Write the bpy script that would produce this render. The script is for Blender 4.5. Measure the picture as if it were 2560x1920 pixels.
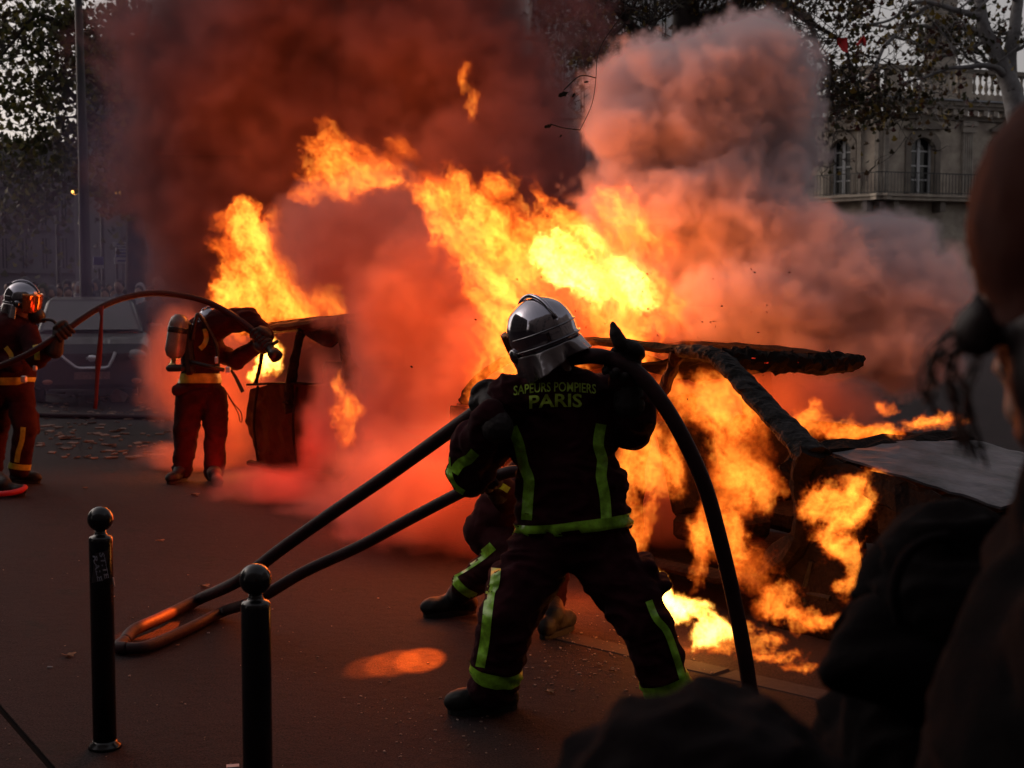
import bpy, bmesh, math, random
from mathutils import Vector, Matrix, noise
from mathutils.bvhtree import BVHTree

for _o in list(bpy.data.objects):
    bpy.data.objects.remove(_o)
sc = bpy.context.scene
COL = sc.collection
R = math.radians

# ------------------------------------------------------------------ camera
CAMZ = 1.70
FPX = 3400.0                      # focal length in pixels of a 2560 px wide frame
PITCH = math.atan(231.0 / FPX)
cam_d = bpy.data.cameras.new('camera')
cam = bpy.data.objects.new('camera', cam_d)
COL.objects.link(cam)
cam.location = (0, 0, CAMZ)
cam.rotation_euler = (math.pi / 2 - PITCH, 0, 0)
cam_d.sensor_width = 36.0
cam_d.lens = 36.0 * FPX / 2560.0
cam_d.clip_start = 0.05
cam_d.clip_end = 2000.0
cam_d.dof.use_dof = True
cam_d.dof.focus_distance = 6.0
cam_d.dof.aperture_fstop = 6.0
sc.camera = cam

# ------------------------------------------------------------------ world and sun: late, smoke-dimmed daylight
world = bpy.data.worlds.new('World')
sc.world = world
world.use_nodes = True
wn = world.node_tree
wn.nodes.clear()
w_out = wn.nodes.new('ShaderNodeOutputWorld')
w_bg = wn.nodes.new('ShaderNodeBackground')
w_sky = wn.nodes.new('ShaderNodeTexSky')
w_sky.sky_type = 'NISHITA'
w_sky.sun_disc = False
w_sky.sun_elevation = R(24)
w_sky.sun_rotation = R(-64)
w_sky.dust_density = 3.0
w_hs = wn.nodes.new('ShaderNodeHueSaturation')
w_hs.inputs['Saturation'].default_value = 0.30
w_mul = wn.nodes.new('ShaderNodeMix')
w_mul.data_type = 'RGBA'
w_mul.blend_type = 'MULTIPLY'
w_mul.inputs[0].default_value = 1.0
w_mul.inputs[7].default_value = (1.0, 0.89, 0.84, 1)
wn.links.new(w_sky.outputs[0], w_hs.inputs['Color'])
wn.links.new(w_hs.outputs[0], w_mul.inputs[6])
wn.links.new(w_mul.outputs[2], w_bg.inputs['Color'])
wn.links.new(w_bg.outputs[0], w_out.inputs['Surface'])
w_bg.inputs['Strength'].default_value = 0.122

sun_d = bpy.data.lights.new('sun', 'SUN')
sun_d.energy = 0.08
sun_d.angle = R(12)
sun_d.color = (1.0, 0.82, 0.66)
sun = bpy.data.objects.new('sun', sun_d)
COL.objects.link(sun)
sun.rotation_euler = (R(66), 0, R(116))
sun.location = (0, 0, 30)

sc.view_settings.view_transform = 'Standard'
sc.view_settings.look = 'None'
sc.view_settings.gamma = 1.0
sc.view_settings.exposure = 0.0
sc.view_settings.use_curve_mapping = False
cy = sc.cycles
cy.use_denoising = True
cy.max_bounces = 8
cy.diffuse_bounces = 2
cy.glossy_bounces = 3
cy.transmission_bounces = 4
cy.transparent_max_bounces = 16
cy.volume_bounces = 4
cy.volume_step_rate = 1.6
cy.volume_max_steps = 512
cy.sample_clamp_indirect = 2.0
cy.sample_clamp_direct = 0.0
cy.use_adaptive_sampling = True
cy.adaptive_threshold = 0.02

# ------------------------------------------------------------------ projection helpers (photo pixels, 2560 x 1920)
CP, SP = math.cos(PITCH), math.sin(PITCH)

def P(px, py, d):
    """point of the place seen at photo pixel (px, py) at distance d along the view axis"""
    u = (px - 1280.0) / FPX * d
    v = (960.0 - py) / FPX * d
    return Vector((u, d * CP + v * SP, CAMZ - d * SP + v * CP))

def G(px, py, z=0.0):
    """point on the level z seen at photo pixel (px, py)"""
    v = (960.0 - py) / FPX
    dz = -SP + v * CP
    d = (z - CAMZ) / dz
    return P(px, py, d)

# ------------------------------------------------------------------ object helpers
def tag(o, label=None, cat=None, group=None, kind=None):
    if label: o['label'] = label
    if cat: o['category'] = cat
    if group: o['group'] = group
    if kind: o['kind'] = kind
    return o

def link(o, parent=None):
    COL.objects.link(o)
    if parent is not None:
        o.parent = parent
    return o

def thing(name, label, cat, loc=(0, 0, 0), group=None, rotz=0.0):
    o = bpy.data.objects.new(name, None)
    o.empty_display_size = 0.1
    COL.objects.link(o)
    o.location = loc
    o.rotation_euler = (0, 0, rotz)
    return tag(o, label, cat, group)

def mesh_obj(name, me, mat=None, parent=None, smooth=False):
    """parent space: vertices of me are in WORLD space when the parent is an unrotated Empty; keep them there"""
    o = bpy.data.objects.new(name, me)
    if mat is not None:
        if isinstance(mat, (list, tuple)):
            for m in mat: me.materials.append(m)
        elif not me.materials:
            me.materials.append(mat)
    if smooth:
        me.polygons.foreach_set('use_smooth', [True] * len(me.polygons))
    COL.objects.link(o)
    if parent is not None:
        o.parent = parent
    return o

def bm_obj(name, bm, mat=None, parent=None, smooth=False, world=True):
    """link a bmesh as one object; world=True: coordinates are world ones, shifted into the parent's frame"""
    if world and parent is not None:
        m = Matrix.Identity(4)
        p = parent
        while p is not None:
            m = (Matrix.Translation(p.location) @ p.rotation_euler.to_matrix().to_4x4()) @ m
            p = p.parent
        bm.transform(m.inverted())
    me = bpy.data.meshes.new(name)
    bm.normal_update()
    bm.to_mesh(me)
    bm.free()
    return mesh_obj(name, me, mat, parent, smooth)

def newbm():
    return bmesh.new()

def box(bm, c, s, rot=None, bevel=0.0):
    c = Vector(c)
    r = bmesh.ops.create_cube(bm, size=1.0)
    vs = r['verts']
    bmesh.ops.scale(bm, vec=Vector(s), verts=vs)
    if bevel > 0:
        es = list({e for v in vs for e in v.link_edges})
        rb = bmesh.ops.bevel(bm, geom=es, offset=bevel, segments=1, affect='EDGES')
        vs = list({v for f in rb['faces'] for v in f.verts} | {v for v in vs if v.is_valid})
    m = Matrix.Translation(c)
    if rot is not None:
        m = m @ rot.to_4x4()
    bmesh.ops.transform(bm, matrix=m, verts=[v for v in vs if v.is_valid])
    return vs

def frame_from(t, up=Vector((0, 0, 1))):
    t = t.normalized()
    if abs(t.dot(up)) > 0.98:
        up = Vector((0, 1, 0))
    a = t.cross(up).normalized()
    b = a.cross(t).normalized()
    return a, b

def tube(bm, pts, rad, seg=10, cap=True, flat=1.0):
    """sweep a circle along pts; rad float or list"""
    pts = [Vector(p) for p in pts]
    n = len(pts)
    rads = rad if isinstance(rad, (list, tuple)) else [rad] * n
    rings = []
    a = None
    for i, p in enumerate(pts):
        t = (pts[min(i + 1, n - 1)] - pts[max(i - 1, 0)])
        if t.length < 1e-9: t = Vector((0, 0, 1))
        t.normalize()
        if a is None:
            a, b = frame_from(t)
        else:
            a = (a - t * a.dot(t))
            if a.length < 1e-6: a, b = frame_from(t)
            a.normalize()
            b = a.cross(t).normalized()
        rings.append([bm.verts.new(p + (a * math.cos(2 * math.pi * k / seg) + b * math.sin(2 * math.pi * k / seg) * flat) * rads[i]) for k in range(seg)])
    for i in range(n - 1):
        for k in range(seg):
            bm.faces.new((rings[i][k], rings[i][(k + 1) % seg], rings[i + 1][(k + 1) % seg], rings[i + 1][k]))
    if cap:
        bm.faces.new(rings[0][::-1])
        bm.faces.new(rings[-1])
    return rings

def catmull(pts, n=8):
    pts = [Vector(p) for p in pts]
    out = []
    for i in range(len(pts) - 1):
        p0 = pts[max(i - 1, 0)]; p1 = pts[i]; p2 = pts[i + 1]; p3 = pts[min(i + 2, len(pts) - 1)]
        for k in range(n):
            t = k / n
            out.append(0.5 * ((2 * p1) + (p2 - p0) * t + (2 * p0 - 5 * p1 + 4 * p2 - p3) * t * t + (3 * p1 - p0 - 3 * p2 + p3) * t ** 3))
    out.append(pts[-1])
    return out

def lathe(bm, c, prof, seg=24, axis=None):
    """prof: list of (radius, height) ; optional 3x3 rotation"""
    c = Vector(c)
    rings = []
    for r_, h in prof:
        ring = []
        for k in range(seg):
            v = Vector((r_ * math.cos(2 * math.pi * k / seg), r_ * math.sin(2 * math.pi * k / seg), h))
            if axis is not None: v = axis @ v
            ring.append(bm.verts.new(c + v))
        rings.append(ring)
    for i in range(len(rings) - 1):
        for k in range(seg):
            bm.faces.new((rings[i][k], rings[i][(k + 1) % seg], rings[i + 1][(k + 1) % seg], rings[i + 1][k]))
    bm.faces.new(rings[0][::-1])
    bm.faces.new(rings[-1])

def ellipsoid(bm, c, r, rot=None, seg=20, rings=12):
    res = bmesh.ops.create_uvsphere(bm, u_segments=seg, v_segments=rings, radius=1.0)
    m = Matrix.Diagonal((r[0], r[1], r[2], 1.0))
    if rot is not None: m = rot.to_4x4() @ m
    m = Matrix.Translation(Vector(c)) @ m
    bmesh.ops.transform(bm, matrix=m, verts=res['verts'])
    return res['verts']

def capsule(bm, a, b, ra, rb, seg=14, flat=None):
    a, b = Vector(a), Vector(b)
    t = (b - a)
    L = t.length
    t = t / max(L, 1e-6)
    pts, rr = [], []
    for k in range(4):
        th = math.pi / 2 * (1 - k / 4)
        pts.append(a - t * ra * math.sin(th)); rr.append(max(ra * math.cos(th), 0.002))
    for k in range(3):
        f = k / 2
        pts.append(a.lerp(b, f)); rr.append(ra + (rb - ra) * f)
    for k in range(1, 5):
        th = math.pi / 2 * (k / 4)
        pts.append(b + t * rb * math.sin(th)); rr.append(max(rb * math.cos(th), 0.002))
    tube(bm, pts, rr, seg=seg)

# ------------------------------------------------------------------ materials
def principled(name, color, rough=0.6, metal=0.0, var=0.0, vscale=8.0, bump=0.0, bscale=60.0, spec=None, color2=None, coat=0.0, alpha=None):
    m = bpy.data.materials.new(name)
    m.use_nodes = True
    nt = m.node_tree
    b = nt.nodes['Principled BSDF']
    b.inputs['Base Color'].default_value = (*color, 1)
    b.inputs['Roughness'].default_value = rough
    b.inputs['Metallic'].default_value = metal
    if spec is not None: b.inputs['Specular IOR Level'].default_value = spec
    if coat: b.inputs['Coat Weight'].default_value = coat
    tc = None
    if var > 0 or bump > 0 or color2 is not None:
        tc = nt.nodes.new('ShaderNodeNewGeometry')
    if var > 0 or color2 is not None:
        n = nt.nodes.new('ShaderNodeTexNoise')
        n.inputs['Scale'].default_value = vscale
        n.inputs['Detail'].default_value = 6
        n.inputs['Roughness'].default_value = 0.62
        nt.links.new(tc.outputs['Position'], n.inputs['Vector'])
        cr = nt.nodes.new('ShaderNodeValToRGB')
        cr.color_ramp.elements[0].position = 0.34
        cr.color_ramp.elements[1].position = 0.66
        c2 = color2 if color2 is not None else tuple(min(1, c * (1 + var)) for c in color)
        c1 = color if color2 is not None else tuple(c * (1 - var) for c in color)
        cr.color_ramp.elements[0].color = (*c1, 1)
        cr.color_ramp.elements[1].color = (*c2, 1)
        nt.links.new(n.outputs[0], cr.inputs[0])
        nt.links.new(cr.outputs[0], b.inputs['Base Color'])
    if bump > 0:
        n2 = nt.nodes.new('ShaderNodeTexNoise')
        n2.inputs['Scale'].default_value = bscale
        n2.inputs['Detail'].default_value = 5
        nt.links.new(tc.outputs['Position'], n2.inputs['Vector'])
        bp = nt.nodes.new('ShaderNodeBump')
        bp.inputs['Strength'].default_value = bump
        bp.inputs['Distance'].default_value = 0.01
        nt.links.new(n2.outputs[0], bp.inputs['Height'])
        nt.links.new(bp.outputs[0], b.inputs['Normal'])
    return m
# ------------------------------------------------------------------ ground
RZ = -0.010     # road level, pavement is level 0

def asphalt_mat(name, base, light, patch=(0.02, 0.018, 0.02), rough=0.82):
    m = bpy.data.materials.new(name); m.use_nodes = True
    nt = m.node_tree; b = nt.nodes['Principled BSDF']
    g = nt.nodes.new('ShaderNodeNewGeometry')
    def nz(scale, detail, rough_=0.6):
        n = nt.nodes.new('ShaderNodeTexNoise'); n.inputs['Scale'].default_value = scale
        n.inputs['Detail'].default_value = detail; n.inputs['Roughness'].default_value = rough_
        nt.links.new(g.outputs['Position'], n.inputs['Vector']); return n
    n1, n2, n3 = nz(0.7, 8, 0.7), nz(110, 4, 0.75), nz(1.9, 8, 0.7)
    def ramp(n, p0, c0, p1, c1):
        r = nt.nodes.new('ShaderNodeValToRGB')
        r.color_ramp.elements[0].position, r.color_ramp.elements[0].color = p0, (*c0, 1)
        r.color_ramp.elements[1].position, r.color_ramp.elements[1].color = p1, (*c1, 1)
        nt.links.new(n.outputs[0], r.inputs[0]); return r
    r1 = ramp(n1, 0.35, base, 0.7, light)
    r2 = ramp(n2, 0.40, (0.22, 0.20, 0.20), 0.64, (2.0, 1.8, 1.8))
    r3 = ramp(n3, 0.37, (0, 0, 0), 0.42, (1, 1, 1))
    def mix(kind, fac, a, c):
        x = nt.nodes.new('ShaderNodeMix'); x.data_type = 'RGBA'; x.blend_type = kind
        if isinstance(fac, float): x.inputs[0].default_value = fac
        else: nt.links.new(fac, x.inputs[0])
        for s, v in ((6, a), (7, c)):
            if isinstance(v, tuple): x.inputs[s].default_value = (*v, 1)
            else: nt.links.new(v, x.inputs[s])
        return x.outputs[2]
    c = mix('MULTIPLY', 1.0, r1.outputs[0], r2.outputs[0])
    vo = nt.nodes.new('ShaderNodeTexVoronoi'); vo.inputs['Scale'].default_value = 210; nt.links.new(g.outputs['Position'], vo.inputs['Vector'])
    rv = nt.nodes.new('ShaderNodeValToRGB'); rv.color_ramp.elements[0].position = 0.10; rv.color_ramp.elements[0].color = (1.9, 1.7, 1.7, 1); rv.color_ramp.elements[1].position = 0.2; rv.color_ramp.elements[1].color = (1, 1, 1, 1)
    nt.links.new(vo.outputs['Distance'], rv.inputs[0])
    c = mix('MULTIPLY', 1.0, c, rv.outputs[0])
    c = mix('MIX', r3.outputs[0], patch, c)
    nt.links.new(c, b.inputs['Base Color'])
    rr = nt.nodes.new('ShaderNodeMapRange'); rr.inputs['From Min'].default_value = 0; rr.inputs['From Max'].default_value = 1
    rr.inputs['To Min'].default_value = 0.76; rr.inputs['To Max'].default_value = rough
    nt.links.new(r3.outputs[0], rr.inputs['Value']); nt.links.new(rr.outputs[0], b.inputs['Roughness'])
    b.inputs['Specular IOR Level'].default_value = 0.2
    bp = nt.nodes.new('ShaderNodeBump'); bp.inputs['Strength'].default_value = 1.0; bp.inputs['Distance'].default_value = 0.012
    nt.links.new(n2.outputs[0], bp.inputs['Height'])
    bp2 = nt.nodes.new('ShaderNodeBump'); bp2.inputs['Strength'].default_value = 0.35; bp2.inputs['Distance'].default_value = 0.05
    n4 = nz(14, 4); nt.links.new(n4.outputs[0], bp2.inputs['Height']); nt.links.new(bp.outputs[0], bp2.inputs['Normal'])
    nt.links.new(bp2.outputs[0], b.inputs['Normal'])
    return m

M_ROAD = asphalt_mat('road_asphalt', (0.020, 0.0135, 0.016), (0.032, 0.021, 0.025), (0.010, 0.007, 0.008))
M_PAVE = asphalt_mat('pavement_asphalt', (0.020, 0.0135, 0.016), (0.032, 0.021, 0.025), (0.010, 0.007, 0.008))
M_GRANITE = principled('granite', (0.022, 0.015, 0.017), 0.85, var=0.3, vscale=30, bump=0.3, bscale=120)

K1, K2 = G(1413, 1578), G(2060, 1722)
kd = (K2 - K1).normalized()                 # along the kerb, to the right and nearer
kn = Vector((kd.y, -kd.x, 0)).normalized()  # towards ...
if kn.y > 0: kn = -kn                       # ... the camera side

def clip_poly(poly, p, n):
    out = []
    for i in range(len(poly)):
        a, b = poly[i], poly[(i + 1) % len(poly)]
        da, db = (a - p).dot(n), (b - p).dot(n)
        if da >= 0: out.append(a)
        if (da >= 0) != (db >= 0):
            out.append(a + (b - a) * (da / (da - db)))
    return out

far = 60.0
big = [K1 - kd * far, K1 + kd * far, K1 + kd * far + kn * far, K1 - kd * far + kn * far]
kw = 0.16
J1, J2 = G(-20, 1748), G(134, 1925)
jd = (J2 - J1).normalized(); jn = Vector((-jd.y, jd.x, 0))
if jn.dot(Vector((1, 0, 0))) < 0: jn = -jn
inner = clip_poly(big, K1 + kn * (kw + 0.006), kn)
main_pave = clip_poly(inner, J1 + jn * 0.013, jn)
left_pave = clip_poly(inner, J1 - jn * 0.013, -jn)

def slab(name, poly, z, mat, thick=0.06, parent=None):
    bm = newbm()
    vs = [bm.verts.new((v.x, v.y, z)) for v in poly]
    f = bm.faces.new(vs)
    f.normal_update()
    if f.normal.z < 0: f.normal_flip()
    if thick:
        r = bmesh.ops.extrude_face_region(bm, geom=[f])
        for v in r['geom']:
            if isinstance(v, bmesh.types.BMVert): v.co.z -= thick
        bmesh.ops.recalc_face_normals(bm, faces=bm.faces[:])
    return bm_obj(name, bm, mat, parent)

pv = tag(slab('pavement', main_pave, 0.0, M_PAVE), kind='structure')
slab('paving_section', left_pave, -0.001, M_PAVE, parent=pv)
slab('joint_bed', [p for p in inner], -0.006, principled('joint_dirt', (0.004, 0.003, 0.003), 1.0, spec=0.05), thick=0, parent=pv)

bm = newbm()
S = 420.0
bm.faces.new([bm.verts.new(v) for v in ((-S, -S, RZ), (S, -S, RZ), (S, S, RZ), (-S, S, RZ))])
road = tag(bm_obj('road', bm, M_ROAD), kind='structure')

# kerb stones, one object each
kerb = tag(slab('kerb', [K1 - kd * 0 + kn * 0.01, K1 + kd * 12 + kn * 0.01, K1 + kd * 12 + kn * (kw - 0.01), K1 - kd * 0 + kn * (kw - 0.01)], -0.012,
                principled('kerb_mortar', (0.05, 0.045, 0.04), 0.9), thick=0.08), kind='structure')
bm = newbm()
box(bm, (0, 0, 0), (0.985, kw, 0.16), bevel=0.012)
stone_me = bpy.data.meshes.new('kerb_stone'); bm.to_mesh(stone_me); bm.free(); stone_me.materials.append(M_GRANITE)
kang = math.atan2(kd.y, kd.x)
random.seed(4)
for i in range(0, 8):
    o = bpy.data.objects.new('kerb_stone', stone_me)
    COL.objects.link(o); o.parent = kerb
    o.location = K1 + kd * (i + 0.5) + kn * (kw / 2) + Vector((0, 0, -0.078 + random.uniform(-0.003, 0.003)))
    o.rotation_euler = (random.uniform(-.004, .004), 0, kang + random.uniform(-.003, .003))

# ------------------------------------------------------------------ limestone mansion, right
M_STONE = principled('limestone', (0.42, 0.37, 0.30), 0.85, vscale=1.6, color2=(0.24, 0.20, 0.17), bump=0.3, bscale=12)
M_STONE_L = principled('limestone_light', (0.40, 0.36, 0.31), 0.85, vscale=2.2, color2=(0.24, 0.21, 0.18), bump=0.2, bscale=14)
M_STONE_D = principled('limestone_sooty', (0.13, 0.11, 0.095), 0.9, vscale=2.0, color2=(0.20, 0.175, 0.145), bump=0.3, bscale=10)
M_GLASS_D = principled('window_glass', (0.012, 0.012, 0.014), 0.12, spec=0.4)
M_FRAME = principled('window_paint', (0.42, 0.43, 0.44), 0.5)
M_IRON = principled('black_iron', (0.015, 0.015, 0.016), 0.5)
M_ZINC = principled('zinc', (0.22, 0.23, 0.25), 0.5, var=0.2, vscale=3)

mansion = thing('stone_mansion', 'pale limestone mansion with roof balustrade and tall arched windows on the right', 'building', P(2196, 729, 58).xy.to_3d())

class Face:
    """vertical facade plane from a corner: s along, o outwards, z up"""
    def __init__(s, org, dirv):
        s.o = Vector((org.x, org.y, 0)); s.d = Vector((dirv.x, dirv.y, 0)).normalized()
        s.n = Vector((s.d.y, -s.d.x, 0))
        if s.n.y > 0: s.n = -s.n
    def pt(s, a, out, z): return s.o + s.d * a + s.n * out + Vector((0, 0, z))
    def s_px(s, px):
        # intersect the vertical plane through the eye at column px
        r = Vector(((px - 1280.0) / FPX, 1.0))
        a = Matrix(((s.d.x, -r.x), (s.d.y, -r.y)))
        sol = a.inverted() @ Vector((-s.o.x, -s.o.y))
        return sol[0]
    def box(s, bm, a0, a1, o0, o1, z0, z1):
        c = [s.pt(a, o, z) for z in (z0, z1) for (a, o) in ((a0, o0), (a1, o0), (a1, o1), (a0, o1))]
        v = [bm.verts.new(p) for p in c]
        fs = [bm.faces.new([v[i] for i in q]) for q in ((0, 1, 2, 3), (4, 7, 6, 5), (0, 4, 5, 1), (1, 5, 6, 2), (2, 6, 7, 3), (3, 7, 4, 0))]
        return v
    def prism(s, bm, pts, o0, o1):
        """outline pts (a, z) extruded from o0 to o1"""
        A = [bm.verts.new(s.pt(a, o0, z)) for a, z in pts]; B = [bm.verts.new(s.pt(a, o1, z)) for a, z in pts]
        n = len(pts)
        bm.faces.new(A); bm.faces.new(B[::-1])
        for i in range(n): bm.faces.new((A[i], B[i], B[(i + 1) % n], A[(i + 1) % n]))

cor = P(2196, 729, 58)
FR = Face(cor, Vector((6.2, 2.1, 0)))
FL = Face(cor, Vector((-1.6, 1.45, 0)))

def facade(F, length, wins, z_lo, z_hi, parent, pil):
    """wall with rectangular openings cut out, windows, surrounds, pilasters"""
    bm = newbm()
    cur = 0.0
    zb, zt = 5.9, 8.3
    for w0, w1 in wins:
        F.box(bm, cur, w0, -0.5, 0.0, z_lo, z_hi)
        F.box(bm, w0, w1, -0.5, 0.0, z_lo, zb)
        F.box(bm, w0, w1, -0.5, 0.0, zt, z_hi)
        cur = w1
    F.box(bm, cur, length, -0.5, 0.0, z_lo, z_hi)
    bmesh.ops.recalc_face_normals(bm, faces=bm.faces[:])
    bm_obj('wall', bm, M_STONE, parent)
    for w0, w1 in wins:
        mid = (w0 + w1) / 2; hw = (w1 - w0) / 2
        bm = newbm()   # glass
        F.box(bm, w0, w1, -0.34, -0.32, zb, zt)
        win = bm_obj('window', bm, M_GLASS_D, parent)
        bm = newbm()   # frame: meeting stile and glazing bars
        F.box(bm, mid - 0.07, mid + 0.07, -0.32, -0.25, zb, zt - 0.05)
        for e in (w0, w1 - 0.09): F.box(bm, e, e + 0.09, -0.32, -0.25, zb, zt)
        bm_obj('frame', bm, M_FRAME, win)
        for q in (0.25, 0.5, 0.76):
            z = zb + (zt - zb) * q
            bm = newbm()
            F.box(bm, w0 + 0.09, mid - 0.07, -0.32, -0.27, z - 0.03, z + 0.03)
            F.box(bm, mid + 0.07, w1 - 0.09, -0.32, -0.27, z - 0.03, z + 0.03)
            bm_obj('glazing_bar', bm, M_FRAME, win)
        bm = newbm()   # arched head filling the corners, surround, pediment
        n = 10
        arch = [(w0 + (w1 - w0) * i / n, zt - 0.42 + 0.40 * math.sin(math.pi * i / n) ** 0.7) for i in range(n + 1)]
        F.prism(bm, [(w0, zt + 0.02)] + arch[:n // 2 + 1] , -0.2, 0.02)
        F.prism(bm, arch[n // 2:] + [(w1, zt + 0.02)], -0.2, 0.02)
        F.box(bm, w0 - 0.26, w0, 0.0, 0.10, zb, zt - 0.2)
        F.box(bm, w1, w1 + 0.26, 0.0, 0.10, zb, zt - 0.2)
        out = [(w0 - 0.26 + (w1 - w0 + 0.52) * i / n, zt - 0.2 + 0.55 * math.sin(math.pi * i / n) ** 0.7) for i in range(n + 1)]
        for i in range(n):
            a, b = out[i], out[i + 1]; c_, d_ = arch[i], arch[i + 1]
            F.prism(bm, [c_, d_, b, a], 0.021, 0.12)
        F.box(bm, w0 - 0.34, w1 + 0.34, 0.121, 0.30, zt + 0.32, zt + 0.44)
        F.prism(bm, [(w0 - 0.3, zt + 0.44), (w1 + 0.3, zt + 0.44), (mid + 0.25, zt + 0.78), (mid - 0.25, zt + 0.78)], 0.03, 0.2)
        bmesh.ops.recalc_face_normals(bm, faces=bm.faces[:])
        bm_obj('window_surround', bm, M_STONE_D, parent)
    for a0, a1 in pil:
        bm = newbm()
        F.box(bm, a0, a1, 0.002, 0.10, 5.85, 9.05)
        nfl = 5
        wd = (a1 - a0) / nfl
        for k in range(nfl):
            F.box(bm, a0 + wd * (k + 0.2), a0 + wd * (k + 0.8), 0.101, 0.15, 6.0, 8.5)
        F.box(bm, a0 - 0.06, a1 + 0.06, 0.101, 0.22, 8.55, 8.95)
        F.box(bm, a0 - 0.10, a1 + 0.10, 0.221, 0.30, 8.82, 9.02)
        bmesh.ops.recalc_face_normals(bm, faces=bm.faces[:])
        bm_obj('pilaster', bm, M_STONE_L, parent)
    # cornice, gutter, balcony
    bm = newbm()
    F.box(bm, -0.4, length, 0.001, 0.16, 9.06, 9.22)
    F.box(bm, -0.5, length, 0.001, 0.55, 9.48, 9.62)
    F.box(bm, -0.55, length, 0.001, 0.62, 9.621, 9.80)
    bmesh.ops.recalc_face_normals(bm, faces=bm.faces[:])
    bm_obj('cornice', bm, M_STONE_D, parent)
    bm = newbm(); F.box(bm, -0.6, length, 0.3, 0.70, 9.802, 9.87); bm_obj('gutter', bm, M_ZINC, parent)
    k = 0.1
    while k < length:
        bm = newbm(); F.box(bm, k, k + 0.24, 0.161, 0.50, 9.24, 9.478); bm_obj('modillion', bm, M_STONE_L, parent)
        k += 0.52
    bm = newbm(); F.box(bm, -0.1, length, -0.15, 0.25, 9.872, 10.18); bm_obj('parapet_base', bm, M_STONE, parent)
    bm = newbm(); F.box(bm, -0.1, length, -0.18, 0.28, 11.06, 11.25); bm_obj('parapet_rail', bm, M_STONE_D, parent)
    # balustrade, each baluster its own piece
    k = 0.45; i = 0
    while k < length - 0.2:
        if i % 12 == 11 or i == 0:
            bm = newbm(); F.box(bm, k - 0.28, k + 0.28, -0.16, 0.26, 10.182, 11.058); bm_obj('pedestal', bm, M_STONE, parent); k += 0.52
        else:
            o = bpy.data.objects.new('baluster', balus_me); COL.objects.link(o); o.parent = parent
            o.location = F.pt(k, 0.05, 10.18) - parent.location; k += 0.31
        i += 1
    bm = newbm()
    F.box(bm, -0.7, length, 0.001, 0.75, 5.55, 5.70)
    F.box(bm, -0.75, length, 0.001, 0.85, 5.701, 5.80)
    bmesh.ops.recalc_face_normals(bm, faces=bm.faces[:])
    bm_obj('balcony', bm, M_STONE, parent)
    bm = newbm()
    F.box(bm, -0.7, length, 0.70, 0.74, 6.68, 6.72)
    F.box(bm, -0.7, length, 0.70, 0.74, 5.86, 5.89)
    k = -0.6
    while k < length:
        F.box(bm, k, k + 0.018, 0.71, 0.73, 5.80, 6.68); k += 0.16
    bm_obj('balcony_railing', bm, M_IRON, parent)
    for k in (0.3, 2.6, 4.9, 7.2):
        if k < length:
            bm = newbm()
            F.prism(bm, [(k, 5.1), (k + 0.25, 5.1), (k + 0.25, 5.54), (k, 5.54)], 0.002, 0.6)
            bmesh.ops.recalc_face_normals(bm, faces=bm.faces[:])
            bm_obj('bracket', bm, M_STONE_D, parent)

bm = newbm()
lathe(bm, (0, 0, 0), [(0.10, 0), (0.10, 0.06), (0.05, 0.09), (0.055, 0.14), (0.105, 0.27), (0.09, 0.38), (0.05, 0.52), (0.045, 0.62), (0.07, 0.70), (0.06, 0.76), (0.10, 0.80), (0.10, 0.875)], seg=10)
balus_me = bpy.data.meshes.new('baluster'); bm.to_mesh(balus_me); bm.free(); balus_me.materials.append(M_STONE_L)
balus_me.polygons.foreach_set('use_smooth', [True] * len(balus_me.polygons))

wr = [(FR.s_px(2266), FR.s_px(2326)), (FR.s_px(2474), FR.s_px(2532))]
facade(FR, 11.0, wr, 0, 9.3, mansion, [(FR.s_px(2197) + 0.02, FR.s_px(2210)), (FR.s_px(2392), FR.s_px(2418))])
wl = [(FL.s_px(2121), FL.s_px(2070))]
facade(FL, 9.0, wl, 0, 9.3, mansion, [(0.05, FL.s_px(2181)), (FL.s_px(2148), FL.s_px(2138))])
bm = newbm()
ch = P(2352, 60, 72)
box(bm, (ch.x, ch.y, 9), (1.3, 1.3, 18)); box(bm, (ch.x, ch.y, 18.2), (1.7, 1.7, 0.4))
tag(bm_obj('chimney_stack', bm, M_STONE_L), 'pale square chimney stack rising faintly behind the roof balustrade', 'chimney')

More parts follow.
